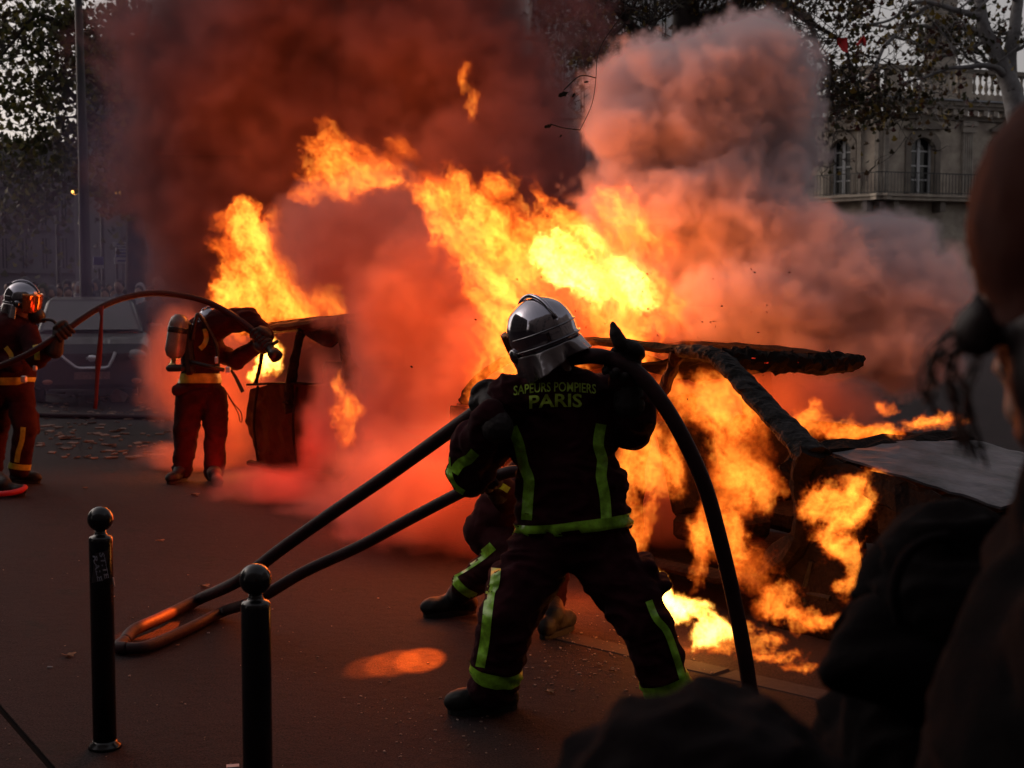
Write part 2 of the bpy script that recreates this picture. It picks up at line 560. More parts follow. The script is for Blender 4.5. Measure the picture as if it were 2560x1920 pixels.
# ------------------------------------------------------------------ apartment blocks further off
M_SHUT = principled('pale_shutter', (0.45, 0.46, 0.48), 0.6)
M_WALL_G = principled('grey_render', (0.30, 0.29, 0.29), 0.9, var=0.15, vscale=0.6)
M_WALL_P = principled('cream_render', (0.10, 0.09, 0.10), 0.9, var=0.2, vscale=0.5)
def block(px0, px1, d, zt, rows, cols, wall_m, label, shutter_m=None, z0=3.0, depth=10.0):
    a, b = P(px0, 729, d), P(px1, 729, d)
    root = thing('apartment_block', label, 'building', ((a.x + b.x) / 2, a.y, 0))
    F = Face(a, b - a)
    L = (b - a).length
    bm = newbm(); F.box(bm, 0, L, -depth, 0, 0, zt); bmesh.ops.recalc_face_normals(bm, faces=bm.faces[:])
    bm_obj('wall', bm, wall_m, root)
    cw = L / cols; rh = (zt - z0) / rows
    for r in range(rows):
        bm = newbm(); F.box(bm, -0.1, L + 0.1, 0.001, 0.3, z0 + rh * r - 0.16, z0 + rh * r); bm_obj('string_course', bm, wall_m, root)
        for c in range(cols):
            x0 = cw * (c + 0.32); x1 = cw * (c + 0.68)
            bm = newbm(); F.box(bm, x0, x1, 0.002, 0.03, z0 + rh * r + 0.15, z0 + rh * (r + 0.76)); w = bm_obj('window', bm, M_GLASS_D, root)
            bm = newbm()
            F.box(bm, (x0 + x1) / 2 - 0.04, (x0 + x1) / 2 + 0.04, 0.031, 0.07, z0 + rh * r + 0.15, z0 + rh * (r + 0.76))
            F.box(bm, x0, x0 + 0.07, 0.031, 0.07, z0 + rh * r + 0.15, z0 + rh * (r + 0.76)); F.box(bm, x1 - 0.07, x1, 0.031, 0.07, z0 + rh * r + 0.15, z0 + rh * (r + 0.76))
            bm_obj('frame', bm, M_FRAME if shutter_m else M_WALL_P, w)
            if shutter_m:
                for sx0, sx1 in ((x0 - (x1 - x0) * 0.5, x0 - 0.02), (x1 + 0.02, x1 + (x1 - x0) * 0.5)):
                    bm = newbm(); F.box(bm, sx0, sx1, 0.003, 0.06, z0 + rh * r + 0.15, z0 + rh * (r + 0.76)); bm_obj('shutter', bm, shutter_m, root)
    return root
block(1330, 1880, 70, 26, 6, 11, M_WALL_G, 'grey apartment block with pale shutters half hidden behind the plane trees', M_SHUT)
block(-260, 190, 85, 11, 3, 9, M_WALL_P, 'hazy low apartment block at the far left end of the street', None)
block(200, 700, 110, 22, 6, 9, M_WALL_P, 'distant grey apartment block closing the street behind the crowd', None)

# street canyon behind the photographer: unseen rows of houses added to keep the sky off the figures
def row(c, s, label, n, m_):
    root = thing('added_unseen_row', label, 'building', (c[0], c[1], 0))
    bm = newbm(); box(bm, (c[0], c[1], s[2] / 2), s); bm_obj('wall', bm, m_, root)
    horiz = s[0] > s[1]; L = s[0] if horiz else s[1]
    for r in range(5):
        for k in range(n):
            t = (k + 0.5) / n * L - L / 2
            for_side = (s[1] / 2 + 0.02) if horiz else (s[0] / 2 + 0.02)
            sgn = 1 if (c[1] < 0 if horiz else c[0] < 0) else -1
            q = (c[0] + t, c[1] + sgn * for_side, 3.5 + r * 3.2) if horiz else (c[0] + sgn * for_side, c[1] + t, 3.5 + r * 3.2)
            bm = newbm(); box(bm, q, (1.2, 0.04, 2.0) if horiz else (0.04, 1.2, 2.0)); bm_obj('window', bm, M_GLASS_D, root)
M_ROW = principled('dark_row_render', (0.11, 0.095, 0.09), 0.9, var=0.2, vscale=0.7)  # dark so the added rows bounce little sky light
row((0, -12, 0), (70, 8, 20), 'long dark unseen apartment row added behind the photographer to block sky light', 12, M_ROW)
row((-34, 16, 0), (8, 40, 19), 'dark unseen apartment row added outside the left of view to block sky light', 9, M_ROW)
row((26, 6, 0), (8, 26, 19), 'dark unseen apartment row added outside the right of view to block sky light', 6, M_ROW)
# ------------------------------------------------------------------ trees
M_BARK_P = principled('plane_bark', (0.23, 0.23, 0.24), 0.85, vscale=3.5, color2=(0.11, 0.105, 0.105), bump=0.4, bscale=9)
M_BARK_D = principled('dark_bark', (0.045, 0.036, 0.032), 0.9, vscale=6, color2=(0.025, 0.02, 0.02), bump=0.5, bscale=20)

def leaf_mat(name, cols):
    m = bpy.data.materials.new(name); m.use_nodes = True
    nt = m.node_tree; b = nt.nodes['Principled BSDF']
    at = nt.nodes.new('ShaderNodeAttribute'); at.attribute_name = 'tone'
    cr = nt.nodes.new('ShaderNodeValToRGB'); cr.color_ramp.interpolation = 'CONSTANT'
    els = cr.color_ramp.elements
    els[0].position = 0; els[0].color = (*cols[0], 1)
    els[1].position = 1.0 / len(cols); els[1].color = (*cols[1], 1)
    for i, c in enumerate(cols[2:]):
        e = els.new((i + 2) / len(cols)); e.color = (*c, 1)
    nt.links.new(at.outputs['Fac'], cr.inputs[0]); nt.links.new(cr.outputs[0], b.inputs['Base Color'])
    b.inputs['Roughness'].default_value = 0.7
    tr = nt.nodes.new('ShaderNodeBsdfTranslucent'); mx = nt.nodes.new('ShaderNodeMixShader'); mx.inputs[0].default_value = 0.3
    nt.links.new(cr.outputs[0], tr.inputs['Color'])
    nt.links.new(b.outputs[0], mx.inputs[1]); nt.links.new(tr.outputs[0], mx.inputs[2])
    nt.links.new(mx.outputs[0], nt.nodes['Material Output'].inputs['Surface'])
    return m
M_LEAF_A = leaf_mat('autumn_leaves', [(0.030, 0.026, 0.012), (0.045, 0.030, 0.014), (0.025, 0.022, 0.010), (0.070, 0.040, 0.015), (0.16, 0.115, 0.02), (0.035, 0.038, 0.012), (0.06, 0.022, 0.018)])
M_LEAF_B = leaf_mat('green_yellow_leaves', [(0.03, 0.035, 0.012), (0.045, 0.05, 0.015), (0.09, 0.09, 0.03), (0.05, 0.035, 0.02), (0.14, 0.12, 0.03)])

def leaves(name, pts, size, mat, parent, rng):
    """one mesh of small lobed leaves"""
    shape = [(0, 0), (0.32, 0.10), (0.55, 0.42), (0.30, 0.45), (0.22, 0.72), (0.0, 1.0), (-0.22, 0.70), (-0.30, 0.45), (-0.55, 0.40), (-0.30, 0.08)]
    vs, fs, tone = [], [], []
    for p in pts:
        m = Matrix.Rotation(rng.uniform(0, 6.28), 3, 'Z') @ Matrix.Rotation(rng.uniform(0.6, 2.6), 3, 'X') @ Matrix.Rotation(rng.uniform(-0.7, 0.7), 3, 'Y')
        s = size * rng.uniform(0.6, 1.25)
        k = len(vs)
        for x, y in shape:
            vs.append(tuple(p + m @ Vector((x * s, y * s, -0.25 * s * x * x))))
        fs.append(tuple(range(k, k + len(shape))))
        tone.append(rng.random())
    me = bpy.data.meshes.new(name)
    me.from_pydata(vs, [], fs)
    at = me.attributes.new('tone', 'FLOAT', 'FACE'); at.data.foreach_set('value', tone)
    inv = parent.location
    o = mesh_obj(name, me, mat, parent)
    for v in me.vertices: v.co -= inv
    return o

def grow(bm, rng, start, direction, length, rad, depth, tips, wander=0.35, seg=6, gravity=0.0):
    n = max(4, int(length / 0.35))
    p = Vector(start); d = Vector(direction).normalized()
    pts, rr = [p.copy()], [rad]
    for i in range(n):
        d = (d + Vector((rng.gauss(0, wander * 0.35), rng.gauss(0, wander * 0.35), rng.gauss(0, wander * 0.35) + gravity))).normalized()
        p = p + d * (length / n)
        pts.append(p.copy()); rr.append(rad * (1 - 0.75 * (i + 1) / n))
    tube(bm, pts, rr, seg=seg if depth < 2 else 4, cap=False)
    if depth >= 1: tips.extend(pts[2:])
    if depth < 3:
        k = {0: 6, 1: 5, 2: 4}[depth]
        for j in range(k):
            i = rng.randint(max(1, n // 4), n)
            q = Vector((rng.gauss(0, 1), rng.gauss(0, 1), rng.gauss(0.15, 0.7))).normalized()
            nd = (d * 0.5 + q * 0.8).normalized()
            grow(bm, rng, pts[i], nd, length * rng.uniform(0.35, 0.6), max(rr[i] * 0.6, 0.008), depth + 1, tips, wander * 1.2)

def tree(name, label, d, trunk, limbs, bark, leaf_m, nleaf, lsize, seed, twig=True, crown_blobs=None, limb_depth=0, step=2):
    rng = random.Random(seed)
    base = P(trunk[0][0], trunk[0][1], d); base.z = RZ
    root = thing(name, label, 'tree', base)
    bm = newbm()
    tp = [Vector((base.x, base.y, RZ - 0.05))] + [P(x, y, d) for x, y, w in trunk[1:]]
    tw = [w / FPX * d / 2 for x, y, w in trunk]
    pts = catmull(tp, 6)
    rr = []
    for i in range(len(pts)):
        f = i / 6; k = min(int(f), len(tw) - 2); rr.append(tw[k] + (tw[k + 1] - tw[k]) * (f - k))
    tube(bm, pts, rr, seg=12)
    bm_obj('trunk', bm, bark, root, smooth=True)
    tips = []
    for lm in limbs:
        bm = newbm()
        lp = catmull([P(x, y, d + dd) for x, y, w, dd in lm], 6)
        ws = [w / FPX * d / 2 for x, y, w, dd in lm]
        rr = []
        for i in range(len(lp)):
            f = i / 6; k = min(int(f), len(ws) - 2); rr.append(ws[k] + (ws[k + 1] - ws[k]) * (f - k))
        wob = [p + Vector((noise.noise(p * 1.3), noise.noise(p * 1.3 + Vector((7, 0, 0))), noise.noise(p * 1.3 + Vector((0, 9, 0))))) * 0.10 for p in lp]
        tube(bm, wob, rr, seg=8)
        for i in range(3, len(lp), step):
            for q in range((2 if step < 3 else 1) if twig else 0):
                q_ = Vector((rng.gauss(0, 1), rng.gauss(0, 0.8), rng.gauss(0.1, 0.8)))
                grow(bm, rng, wob[i], q_, rng.uniform(0.8, 2.2), max(0.012, rr[i] * 0.4), 1 + limb_depth, tips, 0.7)
        bm_obj('branch', bm, bark, root, smooth=True)
    pts = []
    while len(pts) < nleaf and (tips or crown_blobs):
        if crown_blobs and (not tips or rng.random() < 0.75):
            c, r = crown_blobs[rng.randrange(len(crown_blobs))]
            v = Vector((rng.gauss(0, 0.45) * r[0], rng.gauss(0, 0.45) * r[1], rng.gauss(0, 0.45) * r[2])) + c
            if noise.noise(v * 0.9) > rng.uniform(-0.12, 0.28): pts.append(v)
        else:
            t = tips[rng.randrange(len(tips))]
            pts.append(t + Vector((rng.gauss(0, 0.10), rng.gauss(0, 0.10), rng.gauss(0, 0.10))))
    o = leaves('crown', pts, lsize, leaf_m, root, rng)
    return root

tree('plane_tree', 'pale barked plane tree with sparse autumn leaves in front of the stone mansion', 32,
     [(2590, 900, 70), (2560, 420, 56), (2535, 250, 52), (2512, 180, 44), (2485, 120, 34), (2458, 60, 30), (2446, -40, 26)],
     [[(2532, 235, 40, 0), (2526, 150, 34, 0.1), (2540, 70, 30, 0.1), (2552, -60, 26, 0.2)],
      [(2515, 190, 26, 0), (2485, 168, 17, -0.3), (2430, 162, 12, -0.4), (2372, 172, 9, -0.6), (2310, 196, 7, -0.8), (2240, 210, 5, -1)],
      [(2470, 100, 24, 0), (2420, 74, 17, 0.3), (2370, 72, 13, 0.5), (2300, 64, 10, 0.7), (2230, 72, 8, 1.0), (2150, 60, 5, 1.2)],
      [(2455, 45, 24, 0), (2400, 26, 15, -0.2), (2340, 14, 12, -0.4), (2290, 8, 10, -0.5), (2230, 40, 7, -0.7), (2160, 66, 5, -0.9)],
      [(2330, 60, 13, 0.3), (2360, 90, 10, 0.4), (2378, 120, 9, 0.5), (2350, 130, 8, 0.5), (2300, 108, 7, 0.4), (2220, 90, 6, 0.2)],
      [(2330, 10, 13, -0.2), (2250, 60, 11, -0.5), (2190, 160, 10, -0.9), (2140, 240, 8, -1.0), (2090, 300, 6, -1.2)],
      [(2475, 110, 14, 0.2), (2445, 112, 9, 0.4), (2400, 128, 8, 0.4), (2320, 160, 6, 0.5)]],
     M_BARK_P, M_LEAF_A, 1500, 0.14, 11, step=4)
cb = [(P(x, y, 24), (rx / FPX * 24, 1.6, ry / FPX * 24)) for x, y, rx, ry in
      ((1500, 60, 170, 120), (1420, 20, 120, 90), (1600, 10, 160, 70), (1480, 160, 100, 70), (1760, 0, 120, 50), (1930, 20, 120, 60), (2060, 100, 110, 120), (2120, 40, 120, 80), (2080, 260, 90, 90), (2180, 250, 130, 60), (2240, 280, 80, 50))]
tree('plane_tree', 'dark leaning tree with thick trunk half swallowed by the pale smoke cloud', 24,
     [(1700, 900, 90), (1705, 500, 80), (1712, 120, 66), (1722, -60, 60)],
     [[(1712, 150, 40, 0), (1640, 110, 26, -0.3), (1560, 50, 18, -0.5), (1500, 0, 14, -0.7), (1440, -50, 10, -0.9)],
      [(1710, 60, 40, 0), (1800, 20, 28, 0.3), (1900, -10, 20, 0.4), (2000, 30, 14, 0.4), (2100, 110, 9, 0.2), (2150, 210, 6, 0.0)],
      [(1700, 200, 24, 0), (1600, 120, 14, 0.4), (1540, 90, 10, 0.5), (1440, 60, 7, 0.6)],
      [(1712, 120, 22, 0), (1790, 90, 14, 0.2), (1880, 40, 9, 0.3), (1960, 0, 6, 0.3)],
      [(1725, 30, 24, 0), (1780, -30, 20, -0.5), (2000, 30, 12, -0.8), (2060, 150, 9, -1.0), (2110, 260, 6, -1.0)]],
     M_BARK_D, M_LEAF_A, 4800, 0.10, 5, crown_blobs=cb)
cb = [(P(x, y, 30), (rx / FPX * 30, 2.0, ry / FPX * 30)) for x, y, rx, ry in
      ((300, 30, 130, 60), (280, 170, 110, 110), (60, 330, 130, 70), (200, 330, 150, 110), (330, 330, 120, 180), (120, 470, 150, 100), (40, 560, 130, 100), (250, 520, 160, 110), (330, 450, 120, 160), (30, 420, 110, 110), (150, 240, 120, 50))]
tree('plane_tree', 'dark broad tree of yellow green leaves filling the top left corner', 30,
     [(330, 980, 60), (340, 600, 50), (320, 250, 36), (300, -60, 26)],
     [[(330, 420, 26, 0), (200, 260, 16, 0.3), (90, 130, 9, 0.3), (20, 60, 6, 0.4)],
      [(330, 300, 24, 0), (200, 160, 14, 0.6), (100, 60, 9, 0.6), (-20, 120, 6, 0.6)],
      [(318, 200, 20, 0), (180, 90, 12, -0.4), (90, 40, 8, -0.4), (-20, 180, 5, -0.6)],
      [(325, 380, 22, 0), (420, 200, 14, 0.4), (520, 60, 8, 0.3)]],
     M_BARK_D, M_LEAF_B, 6000, 0.15, 21, crown_blobs=cb)
# ------------------------------------------------------------------ street furniture and crowd in the background
M_DKPOST = principled('dark_post_paint', (0.012, 0.011, 0.012), 0.6)
def emis(name, col, st):
    m = bpy.data.materials.new(name); m.use_nodes = True
    b = m.node_tree.nodes['Principled BSDF']
    b.inputs['Base Color'].default_value = (*col, 1); b.inputs['Emission Color'].default_value = (*col, 1); b.inputs['Emission Strength'].default_value = st
    return m

# tall tapered mast
b0 = P(215, 729, 24); b0.z = RZ
post = thing('mast', 'tall dark tapering mast rising behind the parked car at left', 'mast', b0)
bm = newbm(); tube(bm, [(b0.x, b0.y, RZ), (b0.x, b0.y, 0.9), (b0.x - 0.0, b0.y, 4.0), (b0.x - 0.04, b0.y, 8.2)], [0.125, 0.115, 0.085, 0.055], seg=14)
bm_obj('shaft', bm, M_DKPOST, post, smooth=True)
bm = newbm(); lathe(bm, (b0.x, b0.y, RZ), [(0.21, 0), (0.21, 0.25), (0.16, 0.32), (0.14, 0.9), (0.11, 0.95)], 16); bm_obj('base', bm, M_DKPOST, post)

def lamp(px, py, d, w, label, st):
    p = P(px, py, d)
    root = thing('street_lamp', label, 'street lamp', (p.x, p.y, RZ))
    bm = newbm(); tube(bm, [(p.x - 0.6, p.y, RZ), (p.x - 0.6, p.y, p.z), (p.x - 0.3, p.y, p.z + 0.25), (p.x, p.y, p.z + 0.18)], [0.09, 0.06, 0.04, 0.04]); bm_obj('pole', bm, M_DKPOST, root)
    bm = newbm(); box(bm, (p.x, p.y, p.z + 0.13), (w * 1.4, 0.3, 0.1), bevel=0.02); bm_obj('lamp_head', bm, M_DKPOST, root)
    bm = newbm(); ellipsoid(bm, (p.x, p.y, p.z), (w / 2, 0.14, 0.085), seg=12, rings=8); bm_obj('lit_bulb', bm, emis('lamp_glow', (1.0, 0.45, 0.08), st), root, smooth=True)
lamp(187, 480, 45, 0.20, 'street lamp glowing deep orange just left of the tall mast', 5.0)
lamp(296, 484, 48, 0.24, 'street lamp glowing pale amber right of the tall mast', 1.6)

p = P(356, 645, 40)
tl = thing('traffic_light', 'small traffic signal with yellow light above the distant crowd', 'traffic light', (p.x, p.y, RZ))
bm = newbm(); tube(bm, [(p.x, p.y + 0.1, RZ), (p.x, p.y + 0.1, p.z - 0.3)], 0.05); bm_obj('pole', bm, M_DKPOST, tl)
bm = newbm(); box(bm, (p.x, p.y + 0.1, p.z), (0.26, 0.16, 0.8), bevel=0.02); bm_obj('housing', bm, M_DKPOST, tl)
bm = newbm(); ellipsoid(bm, (p.x, p.y, p.z), (0.06, 0.03, 0.06), seg=10, rings=6); bm_obj('lit_lens', bm, emis('amber_glow', (1.0, 0.62, 0.04), 2.5), tl)

M_SIGN_B = principled('sign_blue', (0.05, 0.06, 0.22), 0.4)
M_SIGN_W = principled('sign_white', (0.42, 0.42, 0.46), 0.4)
M_SIGN_G = principled('sign_green', (0.03, 0.12, 0.07), 0.4)
p = P(312, 640, 34)
sg = thing('direction_sign', 'stack of white and blue direction panels on a post above the crowd', 'road sign', (p.x, p.y, RZ))
for xx in (-0.22, 0.22):
    bm = newbm(); tube(bm, [(p.x + xx, p.y + 0.06, RZ), (p.x + xx, p.y + 0.06, p.z + 0.35)], 0.035); bm_obj('post', bm, M_DKPOST, sg)
for k, (py, h, w, m) in enumerate(((611, 0.10, 0.62, M_SIGN_W), (625, 0.11, 0.50, M_SIGN_W), (637, 0.10, 0.50, M_SIGN_B), (652, 0.16, 0.56, M_SIGN_W))):
    c = P(314, py, 34)
    bm = newbm(); box(bm, c, (w, 0.03, h), bevel=0.008); pn = bm_obj('panel', bm, m, sg)
    bm = newbm(); box(bm, c + Vector((0, -0.018, 0)), (w * 0.72, 0.005, h * 0.28)); bm_obj('lettering_strip', bm, M_SIGN_B if m is M_SIGN_W else M_SIGN_W, pn)
p = P(246, 652, 34)
sg = thing('parking_sign', 'square blue and white sign beside the tall mast', 'road sign', (p.x, p.y, RZ))
bm = newbm(); tube(bm, [(p.x, p.y + 0.06, RZ), (p.x, p.y + 0.06, p.z + 0.1)], 0.035); bm_obj('post', bm, M_DKPOST, sg)
bm = newbm(); box(bm, p, (0.26, 0.03, 0.2), bevel=0.01); bm_obj('panel', bm, M_SIGN_B, sg)
bm = newbm(); box(bm, p - Vector((0, 0, 0.15)), (0.26, 0.03, 0.08), bevel=0.01); bm_obj('panel', bm, M_SIGN_W, sg)

# crowd
def crowd_mesh(kind):
    bm = newbm()
    if kind == 'coat':
        lathe(bm, (0, 0, 0), [(0.19, 0.72), (0.21, 0.85), (0.19, 1.05), (0.22, 1.30), (0.21, 1.42), (0.12, 1.50), (0.06, 1.54)], 12)
        for v in bm.verts: v.co.y *= 0.62
        for s in (-1, 1):
            capsule(bm, (s * 0.22, 0, 1.40), (s * 0.27, 0.02, 1.12), 0.065, 0.055, 8)
            capsule(bm, (s * 0.27, 0.02, 1.12), (s * 0.24, -0.12, 0.90), 0.055, 0.045, 8)
    elif kind == 'legs':
        for s in (-1, 1):
            capsule(bm, (s * 0.09, 0, 0.80), (s * 0.11, -0.01, 0.45), 0.09, 0.065, 8)
            capsule(bm, (s * 0.11, -0.01, 0.45), (s * 0.12, 0.02, 0.10), 0.065, 0.05, 8)
            ellipsoid(bm, (s * 0.12, -0.05, 0.045), (0.05, 0.13, 0.045), seg=8, rings=6)
    elif kind == 'head':
        ellipsoid(bm, (0, 0, 1.65), (0.078, 0.095, 0.115), seg=12, rings=10)
        ellipsoid(bm, (0, -0.095, 1.64), (0.014, 0.02, 0.022), seg=6, rings=5)
        tube(bm, [(0, 0, 1.50), (0, 0, 1.60)], 0.05, 8)
    elif kind == 'hair':
        ellipsoid(bm, (0, 0.02, 1.685), (0.088, 0.098, 0.10), seg=12, rings=8)
    elif kind == 'hood':
        ellipsoid(bm, (0, 0.025, 1.67), (0.105, 0.11, 0.135), seg=12, rings=8)
        ellipsoid(bm, (0, 0.04, 1.53), (0.13, 0.11, 0.07), seg=10, rings=6)
    me = bpy.data.meshes.new(kind); bm.to_mesh(me); bm.free()
    me.polygons.foreach_set('use_smooth', [True] * len(me.polygons))
    me.materials.append(None)
    return me
CM = {k: crowd_mesh(k) for k in ('coat', 'legs', 'head', 'hair', 'hood')}
M_SKIN = principled('skin', (0.32, 0.19, 0.14), 0.6)
def cm(n, c): return principled(n, c, 0.9)
COATS = {'black': cm('black_cloth', (0.015, 0.014, 0.016)), 'grey': cm('grey_cloth', (0.09, 0.09, 0.10)), 'navy': cm('navy_cloth', (0.02, 0.022, 0.05)), 'red': cm('maroon_cloth', (0.14, 0.03, 0.04)),
         'pale': cm('pale_cloth', (0.34, 0.31, 0.34)), 'olive': cm('olive_cloth', (0.05, 0.055, 0.03)), 'blue': cm('blue_cloth', (0.10, 0.14, 0.28))}
M_HAIR = cm('dark_hair', (0.02, 0.014, 0.012))
def put(me, name, mat, root):
    o = bpy.data.objects.new(name, me); COL.objects.link(o); o.parent = root
    o.material_slots[0].link = 'OBJECT'; o.material_slots[0].material = mat
    return o
rng = random.Random(8)
GEN = 'distant spectator, %s coat%s, in the hazy crowd behind the car'
specials = {0: ('pale', False, 'spectator in a pale coat standing by the foot of the tall mast', 170, 26),
            1: ('red', False, 'spectator in a maroon coat just right of the tall mast', 262, 26),
            2: ('blue', False, 'spectator in a light blue jacket under the direction panels', 305, 27),
            3: ('pale', True, 'spectator with a pale hood above the middle of the hose arch', 395, 27)}
for i in range(50):
    if i in specials:
        c, hood, lab, px, d = specials[i]
    else:
        c = rng.choice(['black', 'grey', 'grey', 'navy', 'olive', 'pale', 'red']); hood = rng.random() < 0.3; lab = GEN % (c, ' and raised hood' if hood else '')
        px = 20 + (i * 83) % 520 + rng.uniform(-14, 14); d = rng.uniform(23, 40)
    s = rng.uniform(0.98, 1.12)
    p = P(px, 729, d)
    r = thing('person', lab, 'person', (p.x, p.y, RZ), 'crowd watching from down the street', rng.uniform(-0.6, 0.6))
    r.scale = (s, s, s)
    put(CM['coat'], 'coat', COATS[c], r); put(CM['legs'], 'trousers', COATS['navy' if i % 3 else 'black'], r)
    put(CM['head'], 'head', M_SKIN, r)
    put(CM['hood'] if hood else CM['hair'], 'hood' if hood else 'hair', COATS[c] if hood else M_HAIR, r)

# parked car in the haze
M_SUVP = principled('dusty_car_paint', (0.03, 0.027, 0.032), 0.45, coat=0.4, var=0.3, vscale=5)
M_SUVG = principled('car_glass', (0.15, 0.145, 0.15), 0.2, spec=0.6)
M_CHROME = principled('chrome_trim', (0.85, 0.87, 0.92), 0.35, 0.7)
M_TYRE = principled('tyre_rubber', (0.015, 0.014, 0.014), 0.85)
M_LAMPG = principled('headlamp_glass', (0.35, 0.33, 0.33), 0.1, 0.3)
c0 = P(232, 1010, 20.5); c0.z = RZ
suv = thing('parked_car', 'dark dusty parked car with bright V shaped grille trim behind the left firefighter', 'car', c0, rotz=0.0)
SF = Vector((0.30, -0.954, 0)).normalized(); SW = Vector((-SF.y, SF.x, 0)) * -1.0   # forward, towards picture left
def SL(a, b, z): return c0 + SF * a + SW * b + Vector((0, 0, z))
def loft(bm, secs):
    rings = [[bm.verts.new(p) for p in s] for s in secs]
    n = len(rings[0])
    for i in range(len(rings) - 1):
        for k in range(n): bm.faces.new((rings[i][k], rings[i][(k + 1) % n], rings[i + 1][(k + 1) % n], rings[i + 1][k]))
    bm.faces.new(rings[0][::-1]); bm.faces.new(rings[-1])
    bmesh.ops.recalc_face_normals(bm, faces=bm.faces[:])
def sec(a, hw, z0, z1, cr=0.12, n=4):
    pts = []
    for sx, sz, ang in ((1, 1, 0), (-1, 1, 90), (-1, -1, 180), (1, -1, 270)):
        for k in range(n + 1):
            t = R(ang + 90 * k / n)
            cxx = sx * (hw - cr); czz = (z1 - cr) if sz > 0 else (z0 + cr)
            pts.append(SL(a, cxx + cr * math.cos(t), czz + cr * math.sin(t)))
    return pts
bm = newbm()
loft(bm, [sec(0.0, 0.72, 0.32, 0.78, 0.14), sec(-0.10, 0.84, 0.25, 0.92, 0.14), sec(-0.5, 0.90, 0.22, 1.0, 0.13), sec(-1.1, 0.92, 0.22, 1.06, 0.12), sec(-3.6, 0.92, 0.22, 1.06, 0.12), sec(-4.2, 0.88, 0.28, 1.0, 0.14), sec(-4.35, 0.78, 0.35, 0.9, 0.14)])
bm_obj('body', bm, M_SUVP, suv, smooth=False)
bm = newbm(); loft(bm, [sec(-1.05, 0.80, 1.0, 1.08, 0.03), sec(-1.75, 0.68, 1.0, 1.58, 0.10), sec(-3.3, 0.66, 1.0, 1.62, 0.10), sec(-3.95, 0.70, 1.0, 1.10, 0.04)])
bm_obj('cabin', bm, M_SUVP, suv)
def quad_obj(name, pts, mat, parent, thick=0.02):
    bm = newbm(); v = [bm.verts.new(p) for p in pts]; f = bm.faces.new(v); f.normal_update(); nrm = f.normal.copy()
    r = bmesh.ops.extrude_face_region(bm, geom=[f]); bmesh.ops.translate(bm, verts=[x for x in r['geom'] if isinstance(x, bmesh.types.BMVert)], vec=nrm * thick)
    bmesh.ops.recalc_face_normals(bm, faces=bm.faces[:])
    return bm_obj(name, bm, mat, parent)
ws = [SL(-1.06, -0.72, 1.09), SL(-1.06, 0.72, 1.09), SL(-1.66, 0.60, 1.53), SL(-1.66, -0.60, 1.53)]
off = (SF * 0.5 + Vector((0, 0, 0.6))).normalized() * 0.03
quad_obj('windscreen', [p + off for p in ws], M_SUVG, suv, 0.01)
for s in (-1, 1):
    quad_obj('side_window', [SL(-1.4, s * 0.80, 1.10), SL(-3.6, s * 0.79, 1.10), SL(-3.3, s * 0.70, 1.50), SL(-1.85, s * 0.70, 1.50)], M_SUVG, suv, 0.01)
    bm = newbm(); box(bm, SL(-1.35, s * 1.02, 1.12), (0.22, 0.14, 0.16), bevel=0.04); bm_obj('wing_mirror', bm, M_SUVP, suv)
    bm = newbm(); ellipsoid(bm, SL(-0.06, s * 0.62, 0.74), (0.19, 0.09, 0.10), seg=16, rings=10); hl = bm_obj('headlight', bm, M_LAMPG, suv, smooth=True)
    bm = newbm(); ellipsoid(bm, SL(0.0, s * 0.64, 0.36), (0.08, 0.05, 0.04), seg=12, rings=8); bm_obj('fog_light', bm, principled('amber_lens', (0.45, 0.16, 0.10), 0.3), suv, smooth=True)
    for a in (-0.85, -3.4):
        rot = Matrix((SF, SW, Vector((0, 0, 1)))).transposed()
        axm = rot @ Matrix.Rotation(R(90), 3, 'X')
        bm = newbm(); lathe(bm, SL(a, s * 0.80, 0.33), [(0.22, -0.11), (0.31, -0.11), (0.335, -0.07), (0.335, 0.07), (0.31, 0.11), (0.22, 0.11)], 24, axm); wh = bm_obj('wheel', bm, M_TYRE, suv, smooth=True)
        bm = newbm(); lathe(bm, SL(a, s * 0.80, 0.33), [(0.05, -0.118), (0.215, -0.115), (0.215, 0.115), (0.05, 0.118)], 20, axm); bm_obj('rim', bm, principled('dull_alloy', (0.2, 0.2, 0.2), 0.4, 0.8), wh)
bm = newbm()
vp = [SL(0.03, 0.46, 0.78), SL(0.045, 0.38, 0.70), SL(0.05, 0.24, 0.585), SL(0.05, 0.18, 0.565), SL(0.05, -0.18, 0.565), SL(0.05, -0.24, 0.585), SL(0.045, -0.30, 0.70), SL(0.03, -0.34, 0.80)]
tube(bm, vp, 0.026, 6); bm_obj('grille_trim', bm, M_CHROME, suv)
bm = newbm(); ellipsoid(bm, SL(0.04, 0.0, 0.71), (0.09, 0.03, 0.05), seg=14, rings=8); bm_obj('badge', bm, M_CHROME, suv, smooth=True)
bm = newbm(); box(bm, SL(0.03, 0, 0.45), (0.52, 0.03, 0.11), rot=Matrix.Rotation(math.atan2(SW.y, SW.x) , 3, 'Z')); bm_obj('number_plate', bm, principled('plate_pink', (0.30, 0.17, 0.16), 0.5, vscale=40, color2=(0.13, 0.07, 0.07)), suv)
for k in range(3):
    bm = newbm(); tube(bm, [SL(0.035, -0.28, 0.62 + k * 0.06), SL(0.035, 0.28, 0.62 + k * 0.06)], 0.008, 6); bm_obj('grille_slat', bm, M_DKPOST, suv)

